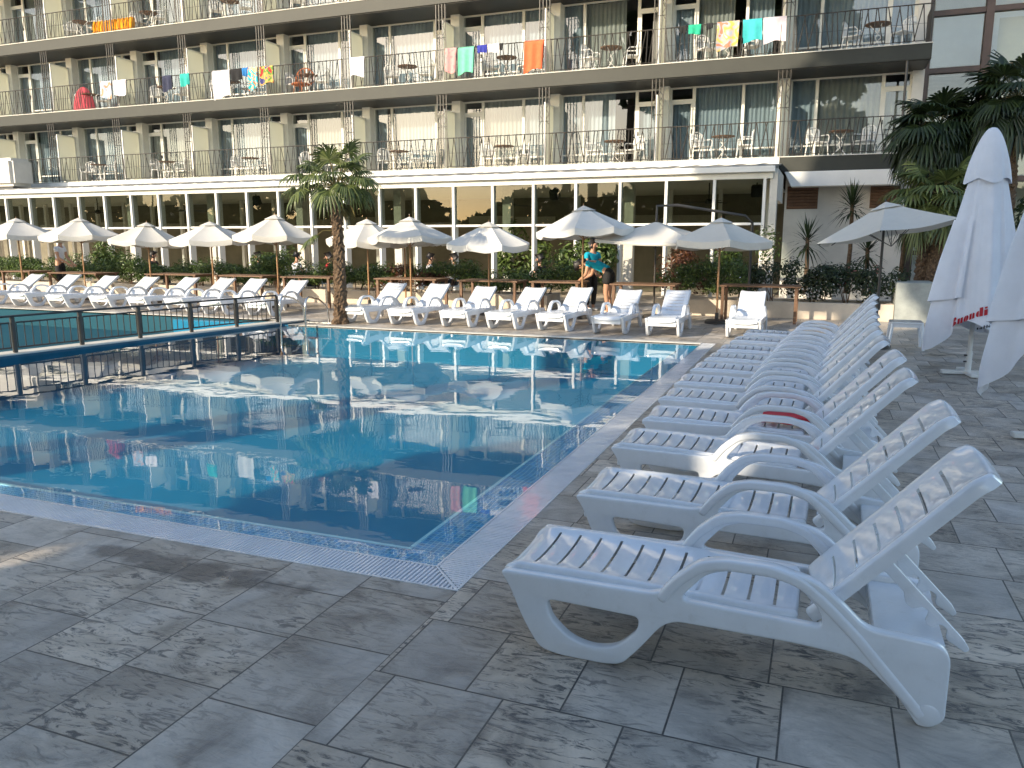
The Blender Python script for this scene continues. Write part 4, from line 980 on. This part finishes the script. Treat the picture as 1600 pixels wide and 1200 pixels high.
        for xx in (x0 + .02, (x0 + x1) / 2, x1 - .02): mb.tube([(xx, YF + .05, z), (xx, YF + .05, z + .98)], .011, 5)
        if k == 0:
            for yy in range(12): mb.tube([(XE - .05, YF + .08 + yy * .11, z + .07), (XE - .05, YF + .08 + yy * .11 + (.05 if yy % 2 else -.05), z + .98)], .014, 4, caps=False)
            mb.tube([(XE - .05, YF + .05, z + .98), (XE - .05, YG - .2, z + .98)], .016, 6)
        part(mb, 'balcony_railing', M['rail_metal'])
mb = MB(); mb.tube([(1.72, YF + .06, 4.0), (1.72, YF + .06, 6.4)], .035, 8); part(mb, 'downpipe', M['dark_metal'], smooth=True)
# ground floor right: white wall, brown louvres, pale beam
mb = MB(); mb.bb(-1.18, 2.05, 24.75, 24.95, 0, 3.6); part(mb, 'ground_wall', M['wall'])
for a, b in ((-1.1, -.30), (1.10, 1.82)):
    mb = MB()
    for q in range(7): mb.box(((a + b) / 2, 24.72, 2.62 + q * .085), (b - a, .05, .055), Matrix.Rotation(R(30), 3, 'X'))
    mb.bb(a - .02, b + .02, 24.735, 24.749, 2.56, 3.2); part(mb, 'vent_louvre', M['louver'])
mb = MB(); vs = [(-1.20, 24.05, 3.56), (1.95, 24.05, 3.56), (1.95, 24.05, 3.15), (-1.00, 24.05, 3.15), (-1.20, 24.62, 3.56), (1.95, 24.62, 3.56), (1.95, 24.62, 3.15), (-1.00, 24.62, 3.15)]
mb.add(vs, [(0, 1, 2, 3), (7, 6, 5, 4), (0, 4, 5, 1), (1, 5, 6, 2), (2, 6, 7, 3), (3, 7, 4, 0)]); part(mb, 'pale_beam', M['white'], bevel=.01)
mb = MB(); mb.bb(-46, -1.2, 28.8, 28.98, 0, 3.6); gw = part(mb, 'restaurant_wall', var_mat('brown_panelling', (0.20, 0.18, 0.13), .7, .35, .6))
for j in range(28):
    x = -1.6 - j * 1.55; mb = MB(); mb.bb(x - .06, x + .06, 26.0, 26.14, 0, 3.3); part(mb, 'inner_mullion', M['white'])
hr = random.Random(5)
for j in range(22):
    x = -2.5 - j * 1.95; h = hr.uniform(.25, .9); mb = MB(); mb.bb(x - .8, x + .8, 28.74, 28.795, 2.25, 2.25 + h * .4); part(mb, 'wall_panel', M['ceiling'])

# ------------------------------------------------------------------ glazed restaurant pavilion
YP = 21.2
pav = thing('restaurant_pavilion', (-14, YP, 0), 'long low glazed restaurant with white mullions, gutter and ribbed lean-to roof', 'pavilion')
def pp(mb, name, mat, parent=None, **kw): return mb.build(name, mat, parent or pav, world=True, **kw)
XR = -1.36; PJ = [-1.50 - 1.225 * j for j in range(28)]
mb = MB(); n = 220; x0_, x1_ = -36.0, XR + .05
vs = []
for i in range(n + 1):
    x = x0_ + (x1_ - x0_) * i / n; rz = .035 if i % 4 in (1,) else 0
    vs += [(x, YP - .12, 3.49 + rz), (x, YF - .035, 3.83 + rz), (x, YP - .12, 3.45), (x, YF - .035, 3.79)]
fs = []
for i in range(n): a = i * 4; b = a + 4; fs += [(a, b, b + 1, a + 1), (a + 2, a + 3, b + 3, b + 2), (a, a + 2, b + 2, b), (a + 1, b + 1, b + 3, a + 3)]
fs += [(0, 1, 3, 2), (n * 4, n * 4 + 2, n * 4 + 3, n * 4 + 1)]
mb.add(vs, fs); pp(mb, 'ribbed_roof', var_mat('grey_roof_sheet', (0.30, 0.29, 0.26), .6, .15, 2))
mb = MB(); mb.bb(-36, XR + .1, YP - .24, YP - .12, 3.34, 3.48); pp(mb, 'gutter', M['white'], bevel=.01)
mb = MB(); mb.bb(-36, XR + .05, YP - .10, YP + .06, 3.19, 3.338); pp(mb, 'eaves_beam', M['cream'])
for x in PJ:
    mb = MB(); mb.bb(x - .035, x + .035, YP - .09, YP + .17, 0.02, 3.188); pp(mb, 'mullion', M['white'])
for x in PJ[::3]:
    mb = MB(); mb.bb(x - .13, x + .13, YP + 1.0, YP + 1.26, .02, 3.2); pp(mb, 'inner_column', M['concrete'])
for a, b in zip(PJ[1:], PJ):
    mb = MB(); mb.bb(a + .035, b - .035, YP - .04, YP + .05, 2.055, 2.115); pp(mb, 'transom_bar', M['white'])
    mb = MB(); mb.bb(a + .035, b - .035, YP, YP + .006, 2.116, 3.186); pp(mb, 'pane', M['pavilion_glass'])
mb = MB(); mb.bb(XR - .02, XR + .16, YP - .05, YP + .35, 0, 3.34); pp(mb, 'end_pillar', M['concrete'])
mb = MB(); mb.bb(XR + .02, XR + .14, YP + .36, YF - .04, 2.7, 3.46); pp(mb, 'end_beam', M['concrete'])
mb = MB(); mb.bb(-36, XR, YP + .18, 28.78, 3.24, 3.30); pp(mb, 'ceiling', M['white'])
mb = MB(); mb.bb(-36, XR, YP - .1, 28.78, 0.004, 0.02); pp(mb, 'floor', M['plaster'])
for x in (-3.1, -9.0, -15.7, -21.6, -26.0):
    f = thing('ceiling_fan', (x, 23.0, 3.24), {-3.1: 'black ceiling fan hanging above the beige square parasol', -9.0: 'black ceiling fan right of the palm inside the pavilion', -15.7: 'black ceiling fan left of the palm inside the pavilion', -21.6: 'black ceiling fan above the third umbrella from the left', -26.0: 'black ceiling fan at the left end of the pavilion'}[x], 'ceiling fan', 'ceiling fans in the restaurant')
    mb = MB(); mb.tube([(0, 0, 0), (0, 0, -.45)], .018, 6); mb.lathe([(.05, -.58), (.10, -.55), (.10, -.46), (.03, -.42)], n=12); mb.build('motor', M['gray_fan'], f)
    for q in range(3):
        mb = MB(); mb.box(Matrix.Rotation(R(120 * q + x * 20), 3, 'Z') @ Vector((.42, 0, -.52)), (.68, .13, .012), Matrix.Rotation(R(120 * q + x * 20), 3, 'Z') @ Matrix.Rotation(R(10), 3, 'X')); mb.build('blade', M['gray_fan'], f)
for x, y, lab in ((-1.85, 23.2, 'black loudspeaker under the pavilion ceiling at its right end'), (-7.55, 22.8, 'black loudspeaker under the pavilion ceiling left of the highest umbrella'), (-18.4, 22.8, 'black loudspeaker under the pavilion ceiling near the left end')):
    t = thing('loudspeaker', (x, y, 3.23), lab, 'loudspeaker'); mb = MB(); mb.box((0, 0, -.22), (.28, .24, .30), Matrix.Rotation(R(20), 3, 'X')); mb.build('cabinet', M['gray_fan'], t, bevel=.02); mb = MB(); mb.tube([(0, 0, 0), (0, .02, -.12)], .02, 6); mb.build('bracket', M['gray_fan'], t)
# grey box on the pavilion roof at the left
t = thing('roof_unit', (-30.6, 23.2, 3.72), 'rounded pale grey box on the pavilion roof at the left picture edge', 'ventilation box'); mb = MB(); mb.bb(-2.2, .55, -.5, .5, .06, 1.15); mb.build('housing', M['wall'], t, bevel=.12, smooth=40)
mb = MB(); mb.bb(-2.0, .4, -.4, .4, -.06, .06); mb.build('base', M['dark_metal'], t)

# ------------------------------------------------------------------ glazed stair wing on the right
wing = thing('glazed_wing', (6, 27, 0), 'brown framed glass stair wing to the right of the balconies', 'building')
def wp(mb, name, mat, parent=None, **kw): return mb.build(name, mat, parent or wing, world=True, **kw)
WX = [2.35, 3.85, 6.6, 9.4, 12.2]; WZ_ = [0.0, 1.3, 3.4, 4.75, 6.45, 8.0, 9.5, 11.2, 12.8]
for x in WX: mb = MB(); mb.bb(x - .10, x + .10, 26.6, 26.9, 0, 13); wp(mb, 'frame_post', M['brown_frame'])
for z in WZ_[1:]: mb = MB(); mb.bb(2.2, 12.3, 26.64, 26.86, z - .07, z + .07); wp(mb, 'frame_beam', M['brown_frame'])
for i, (a, b) in enumerate(zip(WX, WX[1:])):
    for j, (c, d) in enumerate(zip(WZ_, WZ_[1:])):
        mb = MB(); mb.bb(a + .13, b - .13, 26.74, 26.748, c + .1, d - .1); g = wp(mb, 'pane', M['glass'])
        if (i + j) % 3 != 0 and i > 0: mb = MB(); mb.bb(a + .3, b - .2, 27.0, 27.01, c + .12, c + .12 + (d - c) * (.5 + .3 * ((i * 3 + j) % 2))); wp(mb, 'blind', M['blind'], g)
for z in (3.4, 6.45, 9.5): mb = MB(); mb.bb(2.3, 12.3, 26.9, 31, z - .14, z - .02); wp(mb, 'floor_slab', M['concrete'])
mb = MB(); mb.bb(2.3, 12.3, 29, 29.3, 0, 13); wp(mb, 'rear_wall', M['white']); mb = MB(); mb.bb(2.2, 12.3, 26.5, 31.3, 13, 13.3); wp(mb, 'roof', M['concrete'])

# ------------------------------------------------------------------ balcony furniture and laundry
def make_chair(mat):
    t = thing('balcony_chair', (0, 0, 0), 'white balcony chair', 'chair', 'white chairs on the balconies')
    mb = MB(); mb.bb(-.22, .22, -.21, .21, .40, .43)
    for q in range(5): mb.bb(-.20 + q * .085, -.15 + q * .085, .19, .215, .43, .80)
    mb.build('seat', mat, t, bevel=.008)
    mb = MB(); mb.tube([(-.22, .21, .40)] + [(.22 * -math.cos(math.pi * q / 8), .21 + .04 * math.sin(math.pi * q / 8), .70 + .16 * math.sin(math.pi * q / 8)) for q in range(9)] + [(.22, .21, .40)], .016, 6)
    for sx in (-1, 1): mb.tube([(sx * .24, .22, .64), (sx * .26, -.12, .63), (sx * .25, -.19, .55), (sx * .23, -.19, .41)], .016, 6)
    mb.build('back_frame', mat, t)
    for sx in (-1, 1):
        for sy in (-1, 1): mb = MB(); mb.tube([(sx * .20, sy * .19, .41), (sx * .23, sy * .23, 0)], .016, 6); mb.build('leg', mat, t)
    return t
def make_btable():
    t = thing('balcony_table', (0, 0, 0), 'round brown balcony table', 'table', 'round tables on the balconies')
    mb = MB(); mb.lathe([(.001, .68), (.33, .68), (.34, .695), (.33, .71), (.001, .71)], n=20); mb.build('table_top', M['brown_wood'], t)
    for a in (0, 120, 240): mb = MB(); mb.tube([(.20 * math.cos(R(a)), .20 * math.sin(R(a)), .68), (-.1 * math.cos(R(a)), -.1 * math.sin(R(a)), .35), (.26 * math.cos(R(a)), .26 * math.sin(R(a)), 0)], .014, 6); mb.build('leg', M['white'], t)
    return t
pc, pt_ = make_chair(M['white']), make_btable(); uc, ut = [False], [False]
ORD = ['right end room', 'second room from the right end', 'third room from the right end', 'fourth room from the right end', 'fifth room from the right end', 'sixth room from the right end', 'seventh room from the right end', 'eighth room from the right end', 'ninth room from the right end']
ROW = ['lowest balcony row', 'middle balcony row', 'top balcony row']
br = random.Random(21)
for fi, z in enumerate(FLOORS):
    for k in range(0, 9):
        if fi == 2 and k < 2: continue
        cx_ = post_x(k) + BAY / 2 + br.uniform(-.35, .55); cy = YF + .62 + br.uniform(-.05, .1); z_ = z + .013
        place(pt_, ut, (cx_, cy, z_), br.uniform(0, 2), f'round brown table on the {ROW[fi]}, {ORD[k]}')
        place(pc, uc, (cx_ - .62, cy + br.uniform(-.1, .15), z_), R(60 + br.uniform(-40, 30)), f'white chair left of its table, {ROW[fi]}, {ORD[k]}')
        place(pc, uc, (cx_ + .62, cy + br.uniform(-.1, .15), z_), R(-60 + br.uniform(-30, 40)), f'white chair right of its table, {ROW[fi]}, {ORD[k]}')
def towel(x, fl, wd, drop, mat, label, cat='towel', seed=0):
    rr = random.Random(seed + int(x * 10)); z = FLOORS[fl] + .98 + .020; y = YF + .05; back = drop * rr.uniform(.45, .8); skew = rr.uniform(-.06, .06)
    p1, p2 = rr.uniform(0, 6), rr.uniform(9, 16)
    def fn(u, v):
        s = -back + (back + drop) * v                     # runs from inside, over the rail, to the outside
        xx = x + (u - .5) * wd * (1 - .06 * abs(s)) + skew * max(0, s)
        f = .026 * math.sin(p2 * u + p1) * min(1, abs(s) * 4)
        if s < -.03: return Vector((xx, y + .024 + f, z - (-s)))
        if s > .03: return Vector((xx, y - .024 + f - .01, z - s + .09 * math.sin(3.5 * u + p1) * s))
        return Vector((xx, y - .024 * s / .03, z + .004))
    mb = MB(); mb.sheet(fn, 14, 22, .006, (0, -.3, 1)); o = mb.build(cat.replace(' ', '_'), mat, smooth=60)
    return tag(o, label, cat, 'towels and clothes hung on the railings')
def cl(name, c): return var_mat(name, c, .9, .12, 8, .3, 60)
P_ = pattern_mat
TW = [(-26.7, 1, .62, .62, P_('print_orange_blue', [(.55, .25, .15), (.35, .42, .52), (.6, .5, .5)], 4), 'blue grey towel with orange print, beside a white one at far left'),
      (-25.98, 1, .66, .55, cl('pinkish_white_terry', (.72, .66, .68)), 'pinkish white towel at far left beside the orange printed one'),
      (-23.6, 1, .42, .55, cl('navy_cloth', (.03, .035, .07)), 'dark navy clothes hanging left of a teal towel', ), (-22.75, 1, .42, .42, cl('teal_cloth', (.03, .38, .33)), 'teal shirt hanging between dark clothes and a pale striped towel'),
      (-21.05, 1, .80, .95, stripe_mat('white_grey_stripes', (.74, .73, .72), (.52, .52, .54), 9), 'pale striped bath towel hanging long over the middle railing'),
      (-20.35, 1, .50, .40, cl('black_wet_cloth', (.012, .012, .014)), 'black swimwear hanging right of the pale striped towel'), (-19.95, 1, .28, .28, cl('blue_cloth', (.02, .16, .42)), 'small blue cloth beside the black swimwear'),
      (-19.62, 1, .42, .74, P_('print_turquoise_coral', [(.6, .2, .1), (.02, .45, .5), (.65, .4, .25), (.05, .5, .6)], 3.5), 'turquoise and coral printed beach towel on the middle railing'), (-19.02, 1, .58, .62, P_('print_red_floral', [(.5, .03, .03), (.1, .25, .05), (.6, .35, .1), (.05, .05, .2)], 6), 'red floral beach towel on the middle railing, left of a lattice post'),
      (-15.25, 1, .58, .62, cl('white_terry', (.72, .70, .74)), 'plain white towel hanging alone right of a lattice post'),
      (-11.72, 1, .42, .72, P_('print_pink', [(.5, .2, .22), (.6, .3, .28), (.4, .3, .3)], 6), 'faded pink printed towel left of the mint green one'), (-11.17, 1, .56, .84, cl('mint_terry', (.16, .55, .36)), 'mint green towel on the middle railing'),
      (-10.62, 1, .34, .24, cl('royal_blue_cloth', (.03, .04, .30)), 'small royal blue cloth right of the mint towel'), (-10.22, 1, .40, .26, cl('offwhite_cloth', (.68, .66, .66)), 'small off white cloth right of the royal blue one'), (-9.97, 1, .12, .2, cl('black_strip', (.02, .02, .02)), 'small black strip of cloth beside the off white one'),
      (-8.85, 1, .64, .92, cl('coral_orange_terry', (.75, .14, .05)), 'long coral orange towel hanging over the middle railing'),
      (-4.25, 1, .22, .2, cl('black_top_cloth', (.015, .015, .015)), 'small black swimwear left of the green bikini'), (-3.92, 1, .36, .26, cl('green_cloth', (.02, .38, .22)), 'small green swimwear cloth on the middle railing'), (-3.5, 1, .18, .16, cl('black_small_cloth', (.018, .018, .02)), 'small black swimwear right of the green one'),
      (-2.98, 1, .62, .74, P_('print_coral_grey', [(.55, .2, .12), (.36, .38, .45), (.5, .4, .3), (.6, .45, .1), (.4, .42, .5)], 4), 'grey beach towel with coral print, left of the teal one'), (-2.32, 1, .52, .60, cl('teal_terry', (.05, .45, .45)), 'teal towel between printed and rose white towels'), (-1.72, 1, .62, .68, cl('rose_white_terry', (.72, .62, .64)), 'rose white towel at the right end of the hung towels')]
for a in TW: towel(*a)
# inflatable mattress and other odd things on the balconies
mb = MB(); 
for q in range(10): mb.tube([(-27.2 + q * .21, YF + .20, 9.62), (-27.2 + q * .21, YF + .22, 9.86), (-27.2 + q * .21, YF + .27, 10.05)], [.10, .115, .09], 10)
o = mb.build('inflatable_mattress', cl('orange_vinyl', (.80, .33, .01)), smooth=60); tag(o, 'orange ribbed inflatable mattress behind the top railing at the left', 'air mattress')
mb = MB()
def dome(u, v):
    a = 2 * math.pi * u; b = v * math.pi / 2; r = .55 * math.cos(b) * (1 + .05 * math.sin(6 * a)); return Vector((-28.6 + r * math.cos(a), YF + .62 + .42 * r * math.sin(a), FLOORS[1] + .02 + 1.0 * math.sin(b)))
mb.sheet(dome, 28, 10); o = mb.build('play_tent', cl('red_nylon', (.42, .06, .08)), smooth=60); tag(o, 'domed dusky red play tent on the middle balcony row at far left', 'tent')
t = thing('rattan_chair', (-18.0, YF + .6, FLOORS[1] + .013), 'orange rattan chair with round back on the middle balcony row', 'chair'); om = cl('orange_rattan', (.42, .14, .06))
mb = MB(); mb.lathe([(.001, .36), (.30, .36), (.32, .39), (.30, .42), (.001, .42)], n=16); mb.build('seat', om, t)
mb = MB()
for q in range(9): a = math.pi * q / 8; mb.tube([(-.30 * math.cos(a), .22, .40), (-.42 * math.cos(a), .30, .55 + .45 * math.sin(a))], .014, 5)
mb.tube([(-.42 * math.cos(math.pi * q / 12), .30, .55 + .45 * math.sin(math.pi * q / 12)) for q in range(13)], .02, 6); mb.build('backrest', om, t)
for a in (45, 135, 225, 315): mb = MB(); mb.tube([(.2 * math.cos(R(a)), .2 * math.sin(R(a)), .37), (.27 * math.cos(R(a)), .27 * math.sin(R(a)), 0)], .017, 6); mb.build('leg', om, t)
mb = MB(); mb.sheet(lambda u, v: Vector((-8.0 + .5 * (u - .5) + .03 * math.sin(v * 9), YF + .62 + .30 * (v - .5), FLOORS[1] + .735 + .02 * math.sin(u * 9))), 10, 8, .03); 
# ------------------------------------------------------------------ people
def grow(verts, edges, root_i, mat, name, parent, sub=2):
    me = bpy.data.meshes.new(name); me.from_pydata([v[0] for v in verts], edges, [])
    o = bpy.data.objects.new(name, me); col.objects.link(o)
    m = o.modifiers.new('skin', 'SKIN'); m.use_smooth_shade = True; o.modifiers.new('sub', 'SUBSURF').levels = sub
    for i, v in enumerate(verts):
        r = v[1] if isinstance(v[1], tuple) else (v[1], v[1]); me.skin_vertices[0].data[i].radius = r; me.skin_vertices[0].data[i].use_root = (i == root_i)
    dg = bpy.context.evaluated_depsgraph_get(); n = bpy.data.meshes.new_from_object(o.evaluated_get(dg)); bpy.data.objects.remove(o); bpy.data.meshes.remove(me)
    n.materials.clear(); n.materials.append(mat); n.polygons.foreach_set("use_smooth", [True] * len(n.polygons))
    r = bpy.data.objects.new(name, n); col.objects.link(r); r.parent = parent; return r
def person(loc, rz, J, label, top_mat, low_mat, hair_mat, skirt=False, sleeves=.5, hair_len=0.0, shoe=None, sc_=1.0):
    """J: joint positions in metres, x forward, y to the figure's left"""
    root = thing('person', loc, label, 'person', rz=rz); root.scale = (sc_,) * 3
    V = lambda k: Vector(J[k])
    p, ch, nk, hd = V('pelvis'), V('chest'), V('neck'), V('head')
    verts = [(p, (.135, .10)), ((p * .45 + ch * .55), (.115, .09)), (ch, (.135, .095)), (nk, .05), (nk * .4 + hd * .6, .052), (hd, (.075, .085)), (hd + (hd - nk).normalized() * .10, .06)]
    edges = [(0, 1), (1, 2), (2, 3), (3, 4), (4, 5), (5, 6)]
    shirt = [(p * .92 + ch * .08, (.16, .125)), ((p * .45 + ch * .55), (.132, .105)), (ch, (.150, .11)), (nk * .75 + ch * .25, .075)]; se = [(0, 1), (1, 2), (2, 3)]
    low = [(p, (.155, .12)), (p * .75 + ch * .25, (.14, .105))]; le = [(0, 1)]
    for s in ('l', 'r'):
        sh, el, wr = V('sh_' + s), V('el_' + s), V('wr_' + s); b = len(verts)
        verts += [(sh, .055), (el, .04), (wr, .028)]; edges += [(2, b), (b, b + 1), (b + 1, b + 2)]
        d = (wr - el).normalized(); sd = d.orthogonal().normalized(); palm = wr + d * .07; verts.append((palm, (.034, .018))); edges.append((b + 2, b + 3))
        for q, (off, ln) in enumerate(((-.028, .055), (-.010, .068), (.010, .072), (.028, .060))):
            c = len(verts); verts += [(palm + sd * off + d * .03, .009), (palm + sd * off + d * (.03 + ln) + Vector((0, 0, -.01)), .007)]; edges += [(b + 3, c), (c, c + 1)]
        c = len(verts); verts += [(wr + d * .045 - sd * .045, .010), (wr + d * .085 - sd * .06, .008)]; edges += [(b + 2, c), (c, c + 1)]
        i = len(shirt); shirt += [(sh, .072), (sh * (1 - sleeves) + el * sleeves, .058)]; se += [(2, i), (i, i + 1)]
        hp, kn, an, to = V('hip_' + s), V('kn_' + s), V('an_' + s), V('toe_' + s); b = len(verts)
        verts += [(hp, .088), (kn, .058), (an, .038), (an * .3 + to * .7 , .036), (to, .028)]; edges += [(0, b), (b, b + 1), (b + 1, b + 2), (b + 2, b + 3), (b + 3, b + 4)]
        i = len(low); f = .60 if skirt else .96; low += [(hp, .108), (hp * (1 - f) + kn * f, .105 if skirt else .075)]; le += [(0, i), (i, i + 1)]
        if not skirt: low += [(an * .9 + kn * .1, .055)]; le += [(i + 1, i + 2)]
    body = grow(verts, edges, 0, M['skin'], 'body', root)
    # face: nose, ears, eyes
    up = (hd - nk).normalized(); fw = Vector(J.get('face', (1, 0, 0))).normalized(); fw = (fw - up * fw.dot(up)).normalized(); sd = up.cross(fw)
    mb = MB(); mb.tube([hd + fw * .085 + up * .02, hd + fw * .115 - up * .012], [.008, .016], 6)
    for s in (-1, 1): mb.tube([hd + sd * s * .078 + up * .015, hd + sd * s * .088 - up * .03], [.014, .01], 6)
    mb.build('nose_and_ears', M['skin'], root, smooth=True)
    mb = MB()
    for s in (-1, 1): mb.lathe([(.002, -.009), (.009, 0), (.002, .009)], tuple(hd + fw * .084 + sd * s * .032 + up * .02), 8)
    mb.build('eyes', M['black_cloth'], root)
    hv = [(hd + up * .045 - fw * .02, .096), (hd + up * .10 - fw * .02, .07), (hd - fw * .055 - up * .02, .075)]; he = [(0, 1), (0, 2)]
    if hair_len: hv.append((hd - fw * .09 - up * (.05 + hair_len), .04)); he.append((2, 3))
    grow(hv, he, 0, hair_mat, 'hair', root)
    grow(shirt, se, 1, top_mat, 'shirt', root); grow(low, le, 0, low_mat, 'skirt' if skirt else 'trousers', root)
    if shoe:
        for s in ('l', 'r'):
            an, to = V('an_' + s), V('toe_' + s); grow([(an - Vector((0, 0, .03)), .045), (an * .3 + to * .7, .042), (to, .034)], [(0, 1), (1, 2)], 0, shoe, 'shoe', root)
    return root
bend = dict(pelvis=(0, 0, .92), chest=(.36, 0, 1.10), neck=(.54, 0, 1.08), head=(.66, 0, 1.04), face=(.5, 0, -.8), sh_l=(.42, .17, 1.10), el_l=(.46, .20, .86), wr_l=(.62, .15, .74), sh_r=(.42, -.17, 1.08), el_r=(.50, -.20, .84), wr_r=(.68, -.13, .74),
            hip_l=(0, .10, .86), kn_l=(.03, .11, .48), an_l=(-.03, .11, .08), toe_l=(.13, .12, .03), hip_r=(0, -.10, .86), kn_r=(.05, -.11, .48), an_r=(.02, -.11, .08), toe_r=(.18, -.12, .03))
stand = dict(pelvis=(0, 0, .92), chest=(.04, 0, 1.26), neck=(.06, 0, 1.45), head=(.10, 0, 1.57), face=(1, 0, -.3), sh_l=(.04, .19, 1.36), el_l=(.10, .24, 1.08), wr_l=(.30, .16, .92), sh_r=(.04, -.19, 1.36), el_r=(.12, -.24, 1.08), wr_r=(.32, -.14, .92),
             hip_l=(0, .10, .88), kn_l=(.02, .11, .49), an_l=(-.02, .11, .08), toe_l=(.14, .12, .03), hip_r=(0, -.10, .88), kn_r=(.02, -.11, .49), an_r=(.0, -.11, .08), toe_r=(.16, -.12, .03))
sit = dict(pelvis=(0, 0, .52), chest=(-.02, 0, .86), neck=(.02, 0, 1.06), head=(.05, 0, 1.18), face=(1, 0, -.1), sh_l=(0, .19, .97), el_l=(.10, .25, .72), wr_l=(.32, .15, .70), sh_r=(0, -.19, .97), el_r=(.10, -.25, .72), wr_r=(.32, -.15, .70),
           hip_l=(.04, .10, .50), kn_l=(.44, .12, .50), an_l=(.42, .12, .08), toe_l=(.56, .13, .03), hip_r=(.04, -.10, .50), kn_r=(.44, -.12, .50), an_r=(.42, -.12, .08), toe_r=(.56, -.13, .03))
person((-4.55, 17.75, 0), R(172), bend, 'waitress in turquoise shirt and black skirt bending over a table', M['turquoise_cloth'], M['black_cloth'], M['hair'], skirt=True, hair_len=.10, shoe=M['white_shoe'], sc_=1.06)
person((-5.20, 18.5, 0), R(-30), stand, 'waitress in turquoise shirt standing upright behind the bending one', M['turquoise_cloth'], M['black_cloth'], M['hair'], hair_len=.08, shoe=M['white_shoe'])
person((-22.15, 18.0, 0), R(20), stand, 'man in white shirt standing at the left picture edge', M['white_cloth'], M['black_cloth'], M['hair'], shoe=M['black_cloth'], sc_=1.06)
for x, y, rz, tm, lab in ((-16.1, 19.95, 200, 'grey_cloth', 'seated guest in grey shirt between third and fourth umbrellas'), (-14.75, 19.95, 60, 'white_cloth', 'seated man in pale shirt behind the planter below the fourth umbrella'), (-13.6, 20.0, 200, 'red_cloth', 'seated guest in red behind the planter, left of the palm'),
                          (-10.35, 20.1, 30, 'white_cloth', 'seated guest in white just right of the palm trunk'), (-9.55, 20.1, 190, 'grey_cloth', 'seated guest in grey second right of the palm trunk'), (-7.0, 20.0, 170, 'black_cloth', 'seated guest in black behind the planter left of the waitresses'), (-20.4, 20.0, 20, 'black_cloth', 'seated guest in black below the second umbrella from the left')):
    person((x, y, .02 if y > 21 else 0), R(rz), sit, lab, M[tm], M['black_cloth'], M['hair'])
    o = place(pc, uc, (x, y, 0), R(rz - 90), 'white chair under the ' + lab, 'white chairs on the terrace')

# ------------------------------------------------------------------ trees behind the photographer (they shade the near deck and show in the glass)
def tree_mesh(seed, h, r, cb, n, s):
    rr = random.Random(seed); mb = MB(); cl_ = []
    for k in range(46):
        t = rr.random() ** .9; z = h * (cb + (.98 - cb) * t); rad = r * (1 - .7 * max(0, (t - .45) / .55) ** 1.6) * (1 - .45 * max(0, (.2 - t) / .2)) * rr.uniform(.3, 1); a = rr.uniform(0, 6.28); cl_.append((rad * math.cos(a), rad * math.sin(a), z, rr.uniform(.9, 1.7)))
    for k in range(n):
        c = cl_[rr.randrange(46)]; d = Vector((rr.gauss(0, 1), rr.gauss(0, 1), rr.gauss(0, .8))); d *= c[3] * .62 / max(.4, d.length) * rr.uniform(.3, 1.25)
        p = Vector(c[:3]) + d; nrm = Vector((rr.gauss(0, 1), rr.gauss(0, 1), rr.gauss(0, 1) + .6)).normalized(); t = nrm.orthogonal().normalized(); t = Matrix.Rotation(rr.uniform(0, 6.28), 3, nrm) @ t; b = nrm.cross(t); l = s * rr.uniform(.7, 1.3); wd = l * .55
        i = len(mb.v); mb.v += [tuple(p - t * l * .5), tuple(p + b * wd * .5), tuple(p + t * l * .5), tuple(p - b * wd * .5)]; mb.f.append((i, i + 1, i + 2, i + 3))
    tk = MB(); tk.tube([(0, 0, 0), (.1, 0, h * .3), (-.05, .1, h * .6), (0, 0, h * .92)], [.36, .28, .18, .04], 10)
    for c in cl_[::2]: tk.tube([(0, 0, max(c[2] * .75, h * cb)), (c[0] * .6, c[1] * .6, c[2] * .92), c[:3]], [.11, .07, .03], 6)
    return mb, tk
def make_tree(seed, h, r, cb, n):
    t = thing('tall_tree', (0, 0, 0), 'tall leafy tree behind the photographer', 'tree', 'tall trees behind the photographer')
    a, b = tree_mesh(seed, h, r, cb, n, .62); a.build('crown', M['tree_leaf'], t); b.build('trunk', M['trunk'], t); return t
KIND = {'low': (make_tree(1, 22.0, 3.8, .015, 20000), [False]), 'mid': (make_tree(2, 26.0, 3.4, .28, 11000), [False]), 'high': (make_tree(3, 30.0, 3.2, .42, 11000), [False])}
TR = [('low', -5.0, -6.6), ('low', -7.3, -6.9), ('low', -3.2, -5.8), ('low', -1.2, -8.0), ('low', -4.0, -11.0), ('low', -8.0, -9.8), ('mid', -7.9, -5.5), ('mid', -6.8, -10.0), ('high', -13.4, -5.5), ('high', -16.4, -9.5), ('mid', -11.2, -8.3)]
for i, (kd, x, y) in enumerate(TR): place(*KIND[kd], (x, y, 0), R(70 * i), 'tall leafy tree behind the photographer, shading the near deck')
# far wood all round behind the photographer
rr = random.Random(77); mb = MB()
for k in range(15000):
    a = R(rr.uniform(150, 385)); d = 62 + rr.uniform(-5, 5); hh = 7.0 + 1.8 * math.sin(a * 9) + 1.6 * math.sin(a * 23 + 1)
    p = Vector((d * math.cos(a), d * math.sin(a), rr.random() ** .8 * hh)); nrm = Vector((rr.gauss(0, 1), rr.gauss(0, 1), rr.gauss(0, .7) + .4)).normalized(); t = nrm.orthogonal().normalized(); t = Matrix.Rotation(rr.uniform(0, 6.28), 3, nrm) @ t; b = nrm.cross(t); l = rr.uniform(.9, 2.0); i = len(mb.v)
    mb.v += [tuple(p - t * l * .5), tuple(p + b * l * .35), tuple(p + t * l * .5), tuple(p - b * l * .35)]; mb.f.append((i, i + 1, i + 2, i + 3))
tag(mb.build('far_wood', M['tree_leaf']), 'far green wood closing the grounds behind the photographer', 'wood', kind='stuff')
